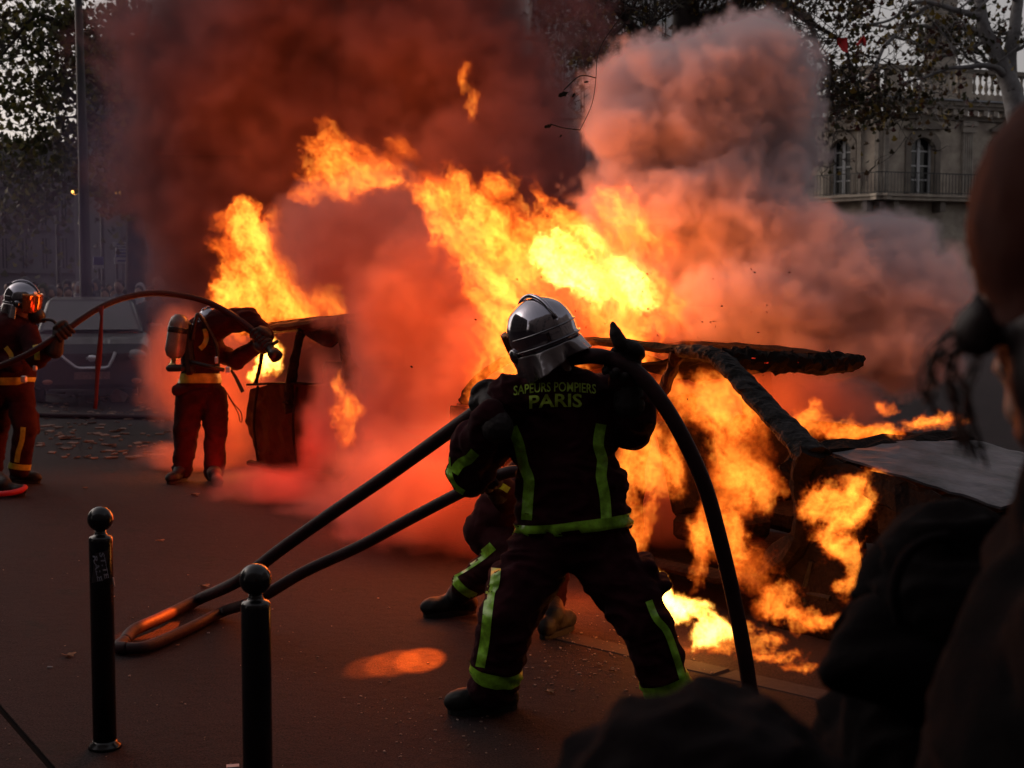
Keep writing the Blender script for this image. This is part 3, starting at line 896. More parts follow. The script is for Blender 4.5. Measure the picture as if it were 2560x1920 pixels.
# rubble lump by the parked car, hose lying on the road
p = G(296, 1004, RZ)
bm = newbm(); ellipsoid(bm, p + Vector((0, 0, 0.06)), (0.13, 0.10, 0.11), seg=12, rings=8)
for v in bm.verts:
    v.co += Vector((noise.noise(v.co * 9), noise.noise(v.co * 9 + Vector((5, 0, 0))), noise.noise(v.co * 9 + Vector((0, 5, 0))))) * 0.05
tag(bm_obj('rubble_lump', bm, principled('pink_rubble', (0.40, 0.26, 0.24), 0.9)), 'pinkish lump of rubble lying beside the parked car', 'rubble')
# ------------------------------------------------------------------ figures: union of limbs, remeshed to one skin, folded cloth
def eval_mesh(me, voxel, smooth_it):
    o = bpy.data.objects.new('tmp', me); COL.objects.link(o)
    rm = o.modifiers.new('r', 'REMESH'); rm.mode = 'VOXEL'; rm.voxel_size = voxel
    sm = o.modifiers.new('s', 'SMOOTH'); sm.iterations = smooth_it; sm.factor = 0.5
    dg = bpy.context.evaluated_depsgraph_get()
    new = bpy.data.meshes.new_from_object(o.evaluated_get(dg))
    bpy.data.objects.remove(o); bpy.data.meshes.remove(me)
    return new

def fold(co, n, amp, freq, seed):
    """cloth creases: ridged noise, stretched sideways"""
    q = Vector((co.x * freq * 0.75, co.y * freq * 0.75, co.z * freq * 1.25)) + Vector((seed, seed * 0.7, 0))
    w = noise.noise(q * 0.6) * 1.3
    a = noise.noise(q + Vector((w, w, w)))
    b = noise.noise(q * 2.3 + Vector((w, 0, 3)))
    c = noise.noise(q * 4.9 + Vector((2, w, 1)))
    return amp * ((1 - abs(a) * 2.6) * 0.80 + (1 - abs(b) * 3) * 0.28 + c * 0.16)

def skin_of(name, bm, mat, parent, voxel=0.011, smooth_it=6, amp=0.008, freq=6.0, seed=0.0, finish=None):
    me = bpy.data.meshes.new(name)
    bm.to_mesh(me); bm.free()
    new = eval_mesh(me, voxel, smooth_it)
    new.name = name
    nrm = [v.normal.copy() for v in new.vertices]
    if amp > 0:
        for v, n in zip(new.vertices, nrm):
            v.co += n * fold(v.co, n, amp, freq, seed)
    if finish:
        for v in new.vertices: finish(v)
    new.update()
    bvh = BVHTree.FromPolygons([v.co.copy() for v in new.vertices], [tuple(p.vertices) for p in new.polygons])
    off = Vector((0, 0, 0)); p = parent
    while p is not None: off += p.location; p = p.parent
    for v in new.vertices: v.co -= off
    new.materials.clear()
    o = mesh_obj(name, new, mat, parent, smooth=True)
    return o, bvh

def band(name, bvh, a, b, f0, f1, parent, mat, rmax=0.4, lift=0.004, n=56, tilt=None, arc=(0, 360), rows=4):
    """tape wound round the limb a-b between the fractions f0 and f1"""
    a, b = Vector(a), Vector(b); t = (b - a).normalized()
    u, v = frame_from(t)
    bm = newbm(); grid = []
    for j in range(rows + 1):
        f = f0 + (f1 - f0) * j / rows; row = []
        for k in range(n + 1):
            th = R(arc[0] + (arc[1] - arc[0]) * k / n)
            dr = (u * math.cos(th) + v * math.sin(th)).normalized()
            c = a.lerp(b, f)
            if tilt: c = c + t * (tilt.dot(dr))
            hit = bvh.ray_cast(c, dr, rmax)
            if hit[0] is None: row.append(None); continue
            row.append(bm.verts.new(hit[0] + dr * lift))
        grid.append(row)
    for j in range(rows):
        for k in range(n):
            q = (grid[j][k], grid[j][k + 1], grid[j + 1][k + 1], grid[j + 1][k])
            if None in q: continue
            if max((q[0].co - q[1].co).length, (q[2].co - q[3].co).length, (q[0].co - q[3].co).length) > 0.10: continue
            try: bm.faces.new(q)
            except ValueError: pass
    return bm_obj(name, bm, mat, parent, smooth=True)

def strap(name, bvh, pix, w, parent, mat, lift=0.005, d0=3.5, steps=8, vertical=True, rows=4):
    """tape laid on the surface seen through the photo points pix (list of (px, py)), w pixels wide"""
    pts = catmull([Vector((x, y, 0)) for x, y in pix], steps)
    bm = newbm(); grid = []
    for i, p in enumerate(pts):
        t = (pts[min(i + 1, len(pts) - 1)] - pts[max(i - 1, 0)]).normalized()
        side = Vector((-t.y, t.x, 0)); row = []
        for j in range(rows + 1):
            q = p + side * (w * (j / rows - 0.5))
            o = Vector((0, 0, CAMZ)); tgt = P(q.x, q.y, d0)
            dr = (tgt - o).normalized()
            hit = bvh.ray_cast(o, dr, 30)
            row.append(bm.verts.new(hit[0] - dr * lift) if hit[0] is not None else None)
        grid.append(row)
    for i in range(len(pts) - 1):
        for j in range(rows):
            q = (grid[i][j], grid[i][j + 1], grid[i + 1][j + 1], grid[i + 1][j])
            if None in q: continue
            if max((q[0].co - q[1].co).length, (q[0].co - q[3].co).length) > 0.08: continue
            bm.faces.new(q)
    return bm_obj(name, bm, mat, parent, smooth=True)

def lettering(txt, cx, cy_, width_px, height_px, bvh, parent, mat, arc=0.0, d0=5.4, bold=0.02):
    cu = bpy.data.curves.new('lettering', 'FONT'); cu.body = txt; cu.align_x = 'CENTER'; cu.offset = bold; cu.resolution_u = 3
    o = bpy.data.objects.new('tmp', cu); COL.objects.link(o)
    dg = bpy.context.evaluated_depsgraph_get()
    me = bpy.data.meshes.new_from_object(o.evaluated_get(dg)); bpy.data.objects.remove(o)
    bm = newbm(); bm.from_mesh(me); bpy.data.meshes.remove(me)
    bmesh.ops.triangulate(bm, faces=bm.faces[:])
    for _ in range(2):
        es = [e for e in bm.edges if e.calc_length() > 0.22]
        if es: bmesh.ops.subdivide_edges(bm, edges=es, cuts=1)
        bmesh.ops.triangulate(bm, faces=bm.faces[:])
    xs = [v.co.x for v in bm.verts]; ys = [v.co.y for v in bm.verts]
    x0, x1, y0, y1 = min(xs), max(xs), min(ys), max(ys)
    org = Vector((0, 0, CAMZ)); bad = []
    for v in bm.verts:
        u = (v.co.x - x0) / (x1 - x0) - 0.5; w = (v.co.y - y0) / (y1 - y0) - 0.5
        px = cx + u * width_px; py = cy_ - w * height_px + arc * (u * 2) ** 2 + (-u * 4)
        tgt = P(px, py, d0); dr = (tgt - org).normalized()
        hit = bvh.ray_cast(org, dr, 30)
        if hit[0] is None: bad.append(v); continue
        v.co = hit[0] - dr * 0.008
    if bad: bmesh.ops.delete(bm, geom=bad, context='VERTS')
    return bm_obj('lettering', bm, mat, parent)

M_CLOTH = principled('red_tinted_fire_cloth', (0.032, 0.006, 0.010), 0.95, spec=0.12, bump=0.25, bscale=260, var=0.35, vscale=10)  # red of the firelit rims is put into the cloth colour
M_CLOTH_R = principled('dark_red_fire_cloth', (0.036, 0.006, 0.008), 0.95, spec=0.15, bump=0.25, bscale=260, var=0.3, vscale=9)
M_GLOVE = principled('leather_glove', (0.012, 0.006, 0.007), 0.75, bump=0.3, bscale=120)
M_BOOT = principled('boot_leather', (0.008, 0.007, 0.007), 0.65, bump=0.2, bscale=60)
M_SOLE = principled('boot_rubber', (0.012, 0.011, 0.011), 0.8)
M_REFL = principled('reflective_lime', (0.26, 0.58, 0.035), 0.35, var=0.35, vscale=26, bump=0.3, bscale=40)
M_REFL_Y = principled('reflective_yellow', (0.42, 0.36, 0.04), 0.4, var=0.3, vscale=20)
M_TEXT = principled('lime_print', (0.42, 0.62, 0.06), 0.6, var=0.3, vscale=30)
M_HELM = principled('chromed_helmet', (0.40, 0.39, 0.45), 0.10, 1.0, bump=0.22, bscale=11)
M_HELM_D = principled('helmet_dark_plate', (0.25, 0.25, 0.27), 0.2, 1.0)  # darker plain metal for seam trim and visor hinges
M_NECK = principled('aluminised_cloth', (0.34, 0.32, 0.34), 0.26, 0.9, bump=0.35, bscale=24)
M_VISOR = principled('gold_visor', (0.55, 0.22, 0.08), 0.08, 0.85)
M_BLACKRUB = principled('black_rubber', (0.012, 0.011, 0.012), 0.45)
M_BOTTLE = principled('grey_cylinder_paint', (0.26, 0.23, 0.22), 0.35, 0.3, vscale=7, color2=(0.12, 0.10, 0.10))
M_REDWEB = principled('red_webbing', (0.10, 0.008, 0.01), 0.8)

def grip_glove(name, c, axis, palm, hr, wrist, parent, mat, flip=1, thumb_up=None, size=1.0):
    """gloved hand closed round a pipe: c pipe centre, axis pipe direction, palm side direction, wrist point"""
    c = Vector(c); ax = Vector(axis).normalized(); pd = Vector(palm); pd = (pd - ax * pd.dot(ax)).normalized()
    q = ax.cross(pd).normalized() * flip
    r0 = hr + 0.017 * size
    bm = newbm()
    pc = c + pd * (hr + 0.026 * size)
    rot = Matrix((ax, q, pd)).transposed()
    ellipsoid(bm, pc, (0.056 * size, 0.052 * size, 0.028 * size), rot)
    ellipsoid(bm, pc - q * 0.02, (0.052 * size, 0.040 * size, 0.030 * size), rot)
    for i, (ln, rr) in enumerate(((1.0, 0.0145), (1.12, 0.0150), (1.05, 0.0145), (0.86, 0.0130))):
        o_ = ax * ((i - 1.5) * 0.029 * size)
        prev = None
        for k, ang in enumerate((35, 80, 125, 165, 200)):
            if k == 4 and ln < 1.03: break
            th = R(ang * (0.9 + 0.12 * ln))
            pt = c + o_ * (1 + 0.04 * k) + (pd * math.cos(th) + q * math.sin(th)) * (r0 + (0.004 if k in (1, 3) else 0))
            if prev is not None: capsule(bm, prev, pt, rr * size, rr * size * 0.93, 10)
            prev = pt
    # thumb leaves the side of the palm near its base
    t0 = pc - q * 0.035 * size - ax * 0.045 * size
    if thumb_up is None:
        t1 = c - q * (r0 + 0.004) - ax * 0.055 * size; t2 = c - q * (r0 * 0.7) - pd * (r0 * 0.75) - ax * 0.03 * size
    else:
        t1 = t0 + Vector(thumb_up) * 0.035; t2 = t1 + Vector(thumb_up) * 0.03 + pd * 0.008
    tk = 1.25 if thumb_up is not None else 1.0
    capsule(bm, t0, t1, 0.021 * size * tk, 0.018 * size * tk, 10); capsule(bm, t1, t2, 0.018 * size * tk, 0.011 * size, 10)
    wrist = Vector(wrist)
    capsule(bm, pc - q * 0.01, wrist, 0.036 * size, 0.043 * size, 12)
    capsule(bm, wrist, wrist + (wrist - pc).normalized() * 0.07, 0.047 * size, 0.056 * size, 12)
    return skin_of(name, bm, mat, parent, voxel=0.0055, smooth_it=3, amp=0.0015, freq=30)[0]

def boot(c, fwd, shin, parent, pitch=0.0, s=1.0):
    """c ground point under the ankle, fwd toe direction (horizontal), shin point up the leg"""
    c = Vector(c); f = Vector(fwd); f.z = 0; f.normalize(); sd = Vector((f.y, -f.x, 0)); up = Vector((0, 0, 1))
    if pitch:
        m = Matrix.Rotation(pitch, 3, sd); f2 = m @ f; up = m @ up
    else: f2 = f
    rot = Matrix((f2, sd, up)).transposed()
    bm = newbm()
    ellipsoid(bm, c + f2 * 0.135 * s + up * 0.055 * s, (0.085 * s, 0.052 * s, 0.050 * s), rot)
    ellipsoid(bm, c + f2 * 0.06 * s + up * 0.062 * s, (0.10 * s, 0.045 * s, 0.055 * s), rot)
    ellipsoid(bm, c - f2 * 0.045 * s + up * 0.055 * s, (0.055 * s, 0.044 * s, 0.055 * s), rot)
    ank = c + up * 0.10 * s
    capsule(bm, ank + f2 * 0.02, ank.lerp(Vector(shin), 0.55), 0.056 * s, 0.066 * s)
    o, _ = skin_of('boot', bm, M_BOOT, parent, voxel=0.009, smooth_it=4, amp=0.003, freq=18)
    bm = newbm()
    n = 20; ring = []
    for k in range(n):
        t = 2 * math.pi * k / n
        x = math.cos(t); y = math.sin(t)
        w = 0.050 + 0.010 * max(0, x)
        ring.append((x * 0.148 * s + 0.055 * s, y * w * s))
    lo = [bm.verts.new(c + f2 * x + sd * y + up * 0.002) for x, y in ring]
    hi = [bm.verts.new(c + f2 * x + sd * y + up * 0.030) for x, y in ring]
    for k in range(n): bm.faces.new((lo[k], lo[(k + 1) % n], hi[(k + 1) % n], hi[k]))
    bm.faces.new(lo[::-1]); bm.faces.new(hi)
    bm_obj('sole', bm, M_SOLE, o)
    return o

def helmet(c, fwd, up, parent, s=1.0, visor=True, skirt=True, skirt_len=0.16):
    """chromed jet style helmet: crest ridge, flared rear brim, side plates, visor, neck curtain"""
    c = Vector(c); f = Vector(fwd).normalized(); u = Vector(up); u = (u - f * u.dot(f)).normalized(); sd = f.cross(u).normalized()
    rot = Matrix((f, sd, u)).transposed()
    bm = newbm(); nu, nv = 64, 30; rings = []
    for j in range(nv + 1):
        ph = R(90 - 128 * j / nv); row = []
        for i in range(nu):
            th = 2 * math.pi * i / nu
            x, y, z = math.cos(ph) * math.cos(th), math.cos(ph) * math.sin(th), math.sin(ph)
            rx, ry, rz = 0.150, 0.122, 0.132
            k = 1.0
            k += 0.055 * math.exp(-(y / 0.13) ** 2) * max(0.0, min(1.0, z * 1.6 + 0.35))        # crest
            k += 0.030 * math.exp(-((abs(y) - 0.62) / 0.10) ** 2) * max(0.0, z + 0.25)          # side ridges
            low = max(0.0, -z - 0.12)
            back = max(0.0, -x)
            k += low * (0.30 * back - 0.05)                                                     # flared rear brim
            if z < -0.25 and abs(y) > 0.5: k += 0.05
            p = Vector((x * rx * k, y * ry * k, z * rz * (1.0 if z > 0 else 0.92)))
            row.append(bm.verts.new(c + rot @ (p * s)))
        rings.append(row)
    for j in range(nv):
        for i in range(nu):
            th = 2 * math.pi * (i + 0.5) / nu; ph = 90 - 128 * (j + 0.5) / nv
            if ph < -2 and math.cos(th) > 0.52: continue          # face opening
            bm.faces.new((rings[j][i], rings[j + 1][i], rings[j + 1][(i + 1) % nu], rings[j][(i + 1) % nu]))
    bmesh.ops.remove_doubles(bm, verts=bm.verts[:], dist=0.0004)
    h = bm_obj('helmet', bm, M_HELM, parent, smooth=True)
    md = h.modifiers.new('thick', 'SOLIDIFY'); md.thickness = 0.004 * s; md.offset = 1
    # rear trim band and seam
    bm = newbm()
    for zz, rr in ((-0.035, 1.045), (0.012, 1.02)):
        pts = []
        for k in range(25):
            th = R(95 + 170 * k / 24)
            pts.append(c + rot @ (Vector((math.cos(th) * 0.150 * rr, math.sin(th) * 0.122 * rr, zz)) * s))
        tube(bm, pts, 0.0035 * s, 6)
    bm_obj('trim_seam', bm, M_HELM_D, h, smooth=True)
    bm = newbm()
    pts = [c + rot @ (Vector((math.cos(R(a)) * 0.160, 0, math.sin(R(a)) * 0.142)) * s) for a in range(20, 165, 8)]
    tube(bm, pts, 0.009 * s, 8); bm_obj('crest', bm, M_HELM, h, smooth=True)
    for sy in (-1, 1):
        bm = newbm(); ellipsoid(bm, c + rot @ (Vector((0.03, sy * 0.122, -0.045)) * s), (0.030 * s, 0.014 * s, 0.030 * s), rot, 14, 8)
        bm_obj('visor_hinge', bm, M_HELM_D, h, smooth=True)
    if visor:
        bm = newbm(); g = []
        for j in range(9):
            zz = 0.045 - 0.155 * j / 8; row = []
            for i in range(21):
                th = R(-62 + 124 * i / 20)
                rr = 1.13 - 0.10 * (j / 8) ** 2
                row.append(bm.verts.new(c + rot @ (Vector((math.cos(th) * 0.150 * rr, math.sin(th) * 0.122 * rr, zz)) * s)))
            g.append(row)
        for j in range(8):
            for i in range(20): bm.faces.new((g[j][i], g[j][i + 1], g[j + 1][i + 1], g[j + 1][i]))
        v = bm_obj('visor', bm, M_VISOR, h, smooth=True)
        md = v.modifiers.new('thick', 'SOLIDIFY'); md.thickness = 0.003
    if skirt:
        bm = newbm(); g = []
        nj, ni = 12, 72
        for j in range(nj + 1):
            f_ = j / nj; row = []
            for i in range(ni + 1):
                th = R(78 + 204 * i / ni)
                rx = 0.150 * (1.03 + 0.10 * f_); ry = 0.122 * (1.03 + 0.12 * f_)
                wav = 1 + f_ * (0.13 * math.sin(th * 5.0 + 1.0) + 0.08 * math.sin(th * 11 + 2.0))
                hang = -0.050 - skirt_len * f_ * (0.75 + 0.25 * math.sin(th * 1.7))
                row.append(bm.verts.new(c + rot @ (Vector((math.cos(th) * rx * wav, math.sin(th) * ry * wav, hang)) * s)))
            g.append(row)
        for j in range(nj):
            for i in range(ni): bm.faces.new((g[j][i], g[j][i + 1], g[j + 1][i + 1], g[j + 1][i]))
        k = bm_obj('neck_curtain', bm, M_NECK, h, smooth=True)
        md = k.modifiers.new('thick', 'SOLIDIFY'); md.thickness = 0.003
    return h

def face_head(c, fwd, up, parent, mat, s=1.0):
    c = Vector(c); f = Vector(fwd).normalized(); u = Vector(up); u = (u - f * u.dot(f)).normalized(); sd = f.cross(u)
    rot = Matrix((f, sd, u)).transposed()
    L = lambda x, y, z: c + rot @ (Vector((x, y, z)) * s)
    bm = newbm()
    ellipsoid(bm, L(-0.01, 0, 0.02), (0.098 * s, 0.078 * s, 0.105 * s), rot)
    ellipsoid(bm, L(0.025, 0, -0.045), (0.062 * s, 0.058 * s, 0.075 * s), rot)
    ellipsoid(bm, L(0.055, 0, -0.09), (0.028 * s, 0.026 * s, 0.022 * s), rot)
    capsule(bm, L(0.082, 0, 0.015), L(0.102, 0, -0.022), 0.008 * s, 0.013 * s, 8)
    ellipsoid(bm, L(0.078, 0, -0.058), (0.014 * s, 0.024 * s, 0.010 * s), rot)
    for y in (-1, 1):
        ellipsoid(bm, L(-0.005, y * 0.08, -0.005), (0.02 * s, 0.010 * s, 0.032 * s), rot, 10, 8)
        ellipsoid(bm, L(0.075, y * 0.033, 0.028), (0.014 * s, 0.020 * s, 0.008 * s), rot, 10, 8)
    capsule(bm, L(-0.02, 0, -0.06), L(-0.035, 0, -0.17), 0.055 * s, 0.062 * s)
    return skin_of('body', bm, mat, parent, voxel=0.006, smooth_it=3, amp=0)[0]

# ------------------------------------------------------------------ hoses
M_HOSE = principled('rubber_hose', (0.030, 0.008, 0.011), 0.62, spec=0.3, var=0.35, vscale=16, bump=0.2, bscale=90)
HR = 0.031

main = thing('person', 'firefighter seen from behind in chrome helmet shouldering a hose before the blaze', 'person', (P(1440, 729, 5.5).x, 5.5, 0))
# hose over the shoulder: the lower end behind the spectators, arch over the right shoulder, down left to the ground loop
H1 = [G(1900, 1800) + Vector((0.02, 0, HR)), P(1880, 1740, 5.45), P(1862, 1640, 5.42), P(1835, 1500, 5.38), P(1800, 1350, 5.32), P(1760, 1210, 5.28), P(1700, 1080, 5.25), P(1640, 985, 5.25), P(1585, 925, 5.27),
      P(1530, 898, 5.3), P(1470, 890, 5.32), P(1400, 905, 5.60), P(1310, 945, 5.66), P(1225, 1005, 5.52), P(1100, 1095, 5.75), P(960, 1195, 6.05), P(820, 1290, 6.3), P(700, 1375, 6.5), P(600, 1450, 6.62), G(500, 1520) + Vector((0, 0, 0.05)), G(400, 1568) + Vector((0, 0, 0.045)), G(335, 1596) + Vector((0, 0, 0.04)), G(312, 1622) + Vector((0, 0, HR + 0.004))]
hose_pts = catmull(H1, 6)
H2 = [G(318, 1637) + Vector((0, 0, HR)), G(370, 1632) + Vector((0, 0, HR)), G(470, 1588) + Vector((0, 0, HR)), G(560, 1548) + Vector((0, 0, HR + 0.012)), P(640, 1500, 6.6), P(760, 1430, 6.62), P(900, 1365, 6.6), P(1020, 1300, 6.5), P(1150, 1232, 6.35), P(1230, 1195, 6.25), P(1290, 1178, 6.2), P(1370, 1190, 6.2), P(1450, 1260, 6.3), P(1500, 1400, 6.5)]
hose2_pts = catmull(H2, 6)
bm = newbm(); tube(bm, hose_pts, HR, 14); tube(bm, catmull([H1[-1], G(296, 1634) + Vector((0, 0, HR)), H2[0]], 5), HR, 14); tube(bm, hose2_pts, HR * 0.92, 14)
tag(bm_obj('fire_hose', bm, M_HOSE, None, smooth=True), 'dark hose arching over the main firefighter and doubling back along the pavement', 'hose')

# ------------------------------------------------------------------ main firefighter
D = 5.5
def J(px, py, d=None): return P(px, py, D if d is None else d)
bm = newbm()
ellipsoid(bm, J(1408, 1075), (0.225, 0.15, 0.26)); ellipsoid(bm, J(1420, 1200), (0.205, 0.145, 0.25))
ellipsoid(bm, J(1432, 1270), (0.215, 0.150, 0.14)); ellipsoid(bm, J(1395, 990, 5.47), (0.235, 0.13, 0.11))
capsule(bm, J(1340, 985, 5.45), J(1470, 985, 5.45), 0.085, 0.085)
capsule(bm, J(1365, 950, 5.42), J(1400, 1000, 5.45), 0.085, 0.1)            # collar
# hem skirt of the jacket
n = 28; prof = []
for z_, k in ((1180, 0.98), (1260, 1.0), (1330, 1.06)):
    c = J(1428 + (z_ - 1180) * 0.03, z_)
    prof.append([c + Vector((math.cos(2 * math.pi * i / n) * 0.223 * k, math.sin(2 * math.pi * i / n) * 0.155 * k, -0.02 * math.sin(2 * math.pi * i / n) + (0.02 if z_ == 1330 else 0) * math.cos(2 * math.pi * i / n))) for i in range(n)])
rg = [[bm.verts.new(p) for p in r] for r in prof]
for i in range(2):
    for k in range(n): bm.faces.new((rg[i][k], rg[i][(k + 1) % n], rg[i + 1][(k + 1) % n], rg[i + 1][k]))
bm.faces.new(rg[0]); bm.faces.new(rg[-1][::-1])
# arms: both folded up to the hose on the shoulders
LS, LE, LW = J(1280, 1000, 5.46), J(1172, 1185, 5.50), J(1225, 1040, 5.30)
capsule(bm, J(1300, 1010, 5.5), LS, 0.11, 0.105); capsule(bm, LS, J(1215, 1120, 5.55), 0.10, 0.095); capsule(bm, J(1215, 1120, 5.55), LE, 0.092, 0.085)
capsule(bm, LE, J(1180, 1100, 5.42), 0.085, 0.075); capsule(bm, J(1195, 1110, 5.38), LW, 0.072, 0.058)
capsule(bm, LE, J(1150, 1150, 5.45), 0.07, 0.05)
RS, RE, RW = J(1535, 1000, 5.48), J(1578, 1072, 5.50), J(1556, 930, 5.32)
capsule(bm, J(1500, 1000, 5.5), RS, 0.105, 0.10); capsule(bm, RS, RE, 0.098, 0.082); capsule(bm, RE, J(1590, 1030, 5.40), 0.08, 0.075); capsule(bm, J(1585, 1020, 5.38), RW, 0.068, 0.055)
jk, jb = skin_of('jacket', bm, M_CLOTH, main, voxel=0.008, smooth_it=16, amp=0.015, freq=8.0, seed=2.0)
# trousers
bm = newbm()
ellipsoid(bm, J(1430, 1340), (0.215, 0.15, 0.14))
LH, LK, LA = J(1352, 1380), J(1268, 1545, 5.36), J(1236, 1700, 5.42)
capsule(bm, LH, LK, 0.135, 0.108); capsule(bm, LK, LA, 0.105, 0.094); capsule(bm, LA, J(1234, 1712, 5.43), 0.094, 0.096)
RH, RK, RA = J(1505, 1385), J(1612, 1555, 5.38), J(1675, 1725, 5.42)
capsule(bm, RH, RK, 0.138, 0.106); capsule(bm, RK, RA, 0.103, 0.094)
box(bm, J(1612, 1445, 5.5), (0.10, 0.20, 0.17), Matrix.Rotation(R(-18), 3, 'Y') @ Matrix.Rotation(R(0), 3, 'Z'), bevel=0.02)      # thigh pocket
box(bm, J(1650, 1462, 5.5), (0.07, 0.19, 0.03), Matrix.Rotation(R(-42), 3, 'Y'), bevel=0.008)                                # pocket flap
box(bm, J(1250, 1462, 5.44), (0.08, 0.17, 0.16), Matrix.Rotation(R(10), 3, 'Y'), bevel=0.02)
tr, tb = skin_of('trousers', bm, M_CLOTH, main, voxel=0.008, smooth_it=10, amp=0.015, freq=8, seed=5.0)
# reflective tapes
band('reflective_band', jb, J(1430, 1240), J(1432, 1345), 0.52, 0.90, main, M_REFL, rmax=0.5, n=90, tilt=Vector((-0.02, 0.0, 0)))
strap('reflective_strap', jb, [(1280, 1068), (1297, 1110), (1308, 1160), (1322, 1200), (1320, 1240), (1316, 1300)], 27, main, M_REFL)
strap('reflective_strap', jb, [(1503, 1060), (1496, 1110), (1506, 1150), (1503, 1190), (1512, 1240), (1516, 1296)], 27, main, M_REFL)
strap('reflective_strap', jb, [(1134, 1182), (1150, 1160), (1172, 1148), (1188, 1130)], 26, main, M_REFL)
strap('reflective_strap', jb, [(1118, 1140), (1122, 1180), (1136, 1214), (1160, 1232)], 14, main, M_REFL)
band('reflective_band', tb, J(1262, 1560, 5.38), LA, 0.74, 0.98, main, M_REFL, rmax=0.16, n=40)
band('reflective_band', tb, RK, RA, 0.78, 1.0, main, M_REFL, rmax=0.16, n=40)
strap('reflective_strap', tb, [(1240, 1420), (1236, 1460), (1226, 1480), (1218, 1540), (1212, 1600), (1200, 1668)], 24, main, M_REFL)
strap('reflective_strap', tb, [(1622, 1502), (1640, 1545), (1668, 1580), (1690, 1640), (1710, 1705)], 18, main, M_REFL)
lettering('SAPEURS POMPIERS', 1387, 967, 206, 24, jb, main, M_TEXT, arc=8, bold=0.012)
lettering('PARIS', 1389, 1001, 132, 34, jb, main, M_TEXT, arc=3, bold=0.022)
boot(G(1240, 1776), Vector((-1.0, -0.30, 0)), LA, main)
boot(G(1690, 1800), Vector((0.85, -0.5, 0)), RA, main)
face_head(J(1368, 850, 5.47), Vector((-0.35, 0.9, -0.1)), Vector((-0.22, 0, 1)), main, M_SKIN)
helmet(J(1354, 832, 5.42), Vector((-0.40, 0.90, -0.12)), Vector((-0.42, 0.02, 1)), main, s=1.10, skirt_len=0.10)
grip_glove('glove', hose_pts[78], hose_pts[77] - hose_pts[80], Vector((0.1, 0.3, 1)), HR, J(1236, 1046, 5.34), main, M_GLOVE, thumb_up=Vector((0.6, 0, 0.8)), size=1.15)
grip_glove('glove', J(1560, 910, 5.285), Vector((1, 0, -0.45)), Vector((0, 0.25, 1)), HR, J(1574, 965, 5.33), main, M_GLOVE, flip=-1, thumb_up=Vector((-0.45, 0, 0.95)), size=1.15)

# ------------------------------------------------------------------ second firefighter crouching behind the first
D = 6.9
sec_p = thing('person', 'crouching firefighter half hidden behind the main one, leg stretched to the left', 'person', (P(1240, 729, D).x, D, 0))
bm = newbm()
capsule(bm, J(1360, 1190), J(1265, 1290), 0.17, 0.17); capsule(bm, J(1265, 1290), J(1240, 1330), 0.16, 0.15)
capsule(bm, J(1420, 1140), J(1360, 1190), 0.13, 0.16)
capsule(bm, J(1340, 1190, 6.75), J(1270, 1245, 6.55), 0.08, 0.075); capsule(bm, J(1270, 1245, 6.55), J(1235, 1205, 6.4), 0.07, 0.055)
j2, j2b = skin_of('jacket', bm, M_CLOTH_R, sec_p, voxel=0.013, smooth_it=5, amp=0.010, freq=7, seed=9)
bm = newbm()
ellipsoid(bm, J(1250, 1325), (0.19, 0.15, 0.12))
capsule(bm, J(1235, 1320), J(1290, 1400, 6.7), 0.125, 0.10); capsule(bm, J(1270, 1392, 6.75), J(1165, 1462, 6.95), 0.095, 0.075)
capsule(bm, J(1290, 1330, 7.0), J(1380, 1390, 6.9), 0.12, 0.10); capsule(bm, J(1380, 1390, 6.9), J(1375, 1500, 7.0), 0.095, 0.08)
t2, t2b = skin_of('trousers', bm, M_CLOTH_R, sec_p, voxel=0.013, smooth_it=5, amp=0.010, freq=7, seed=3)
strap('reflective_strap', t2b, [(1232, 1365), (1200, 1392), (1160, 1418), (1132, 1434)], 24, sec_p, M_REFL)
strap('reflective_strap', t2b, [(1128, 1436), (1145, 1462), (1165, 1480), (1190, 1492)], 20, sec_p, M_REFL)
strap('reflective_strap', j2b, [(1190, 1232), (1220, 1214), (1250, 1214), (1272, 1226)], 16, sec_p, M_REFL)
boot(G(1150, 1536), Vector((-0.9, -0.35, 0)), J(1165, 1462, 6.95), sec_p)
boot(G(1378, 1590, 0), Vector((0.5, 0.8, 0)), J(1375, 1500, 7.0), sec_p)
face_head(J(1455, 1085, 6.9), Vector((0.5, 0.8, -0.3)), Vector((0.2, 0, 1)), sec_p, M_SKIN)
helmet(J(1455, 1070, 6.9), Vector((0.5, 0.8, -0.3)), Vector((0.2, 0, 1)), sec_p, visor=True, skirt=True)
grip_glove('glove', P(1225, 1197, 6.26), hose2_pts[52] - hose2_pts[50], Vector((0.1, 0.3, 0.9)), HR * 0.92, J(1238, 1212, 6.40), sec_p, M_GLOVE)

# ------------------------------------------------------------------ firefighter at the left frame edge
D = 12.0
lf = thing('person', 'firefighter at the left edge in mirror visor and breathing mask holding the arched hose', 'person', (P(30, 729, D).x, D, RZ))
bm = newbm()
capsule(bm, J(28, 838), J(30, 940), 0.20, 0.185); capsule(bm, J(-8, 828), J(62, 828), 0.10, 0.11); capsule(bm, J(34, 800), J(34, 830), 0.085, 0.10)
ellipsoid(bm, J(32, 930), (0.20, 0.17, 0.16))
capsule(bm, J(74, 838, 11.9), J(92, 900, 11.7), 0.095, 0.080); capsule(bm, J(92, 900, 11.7), J(140, 855, 11.5), 0.078, 0.062)
capsule(bm, J(-10, 838), J(-40, 900), 0.09, 0.08); capsule(bm, J(-40, 900), J(40, 915, 11.6), 0.07, 0.06)
lj, ljb = skin_of('jacket', bm, M_CLOTH_R, lf, voxel=0.018, smooth_it=4, amp=0.012, freq=6, seed=1)
bm = newbm()
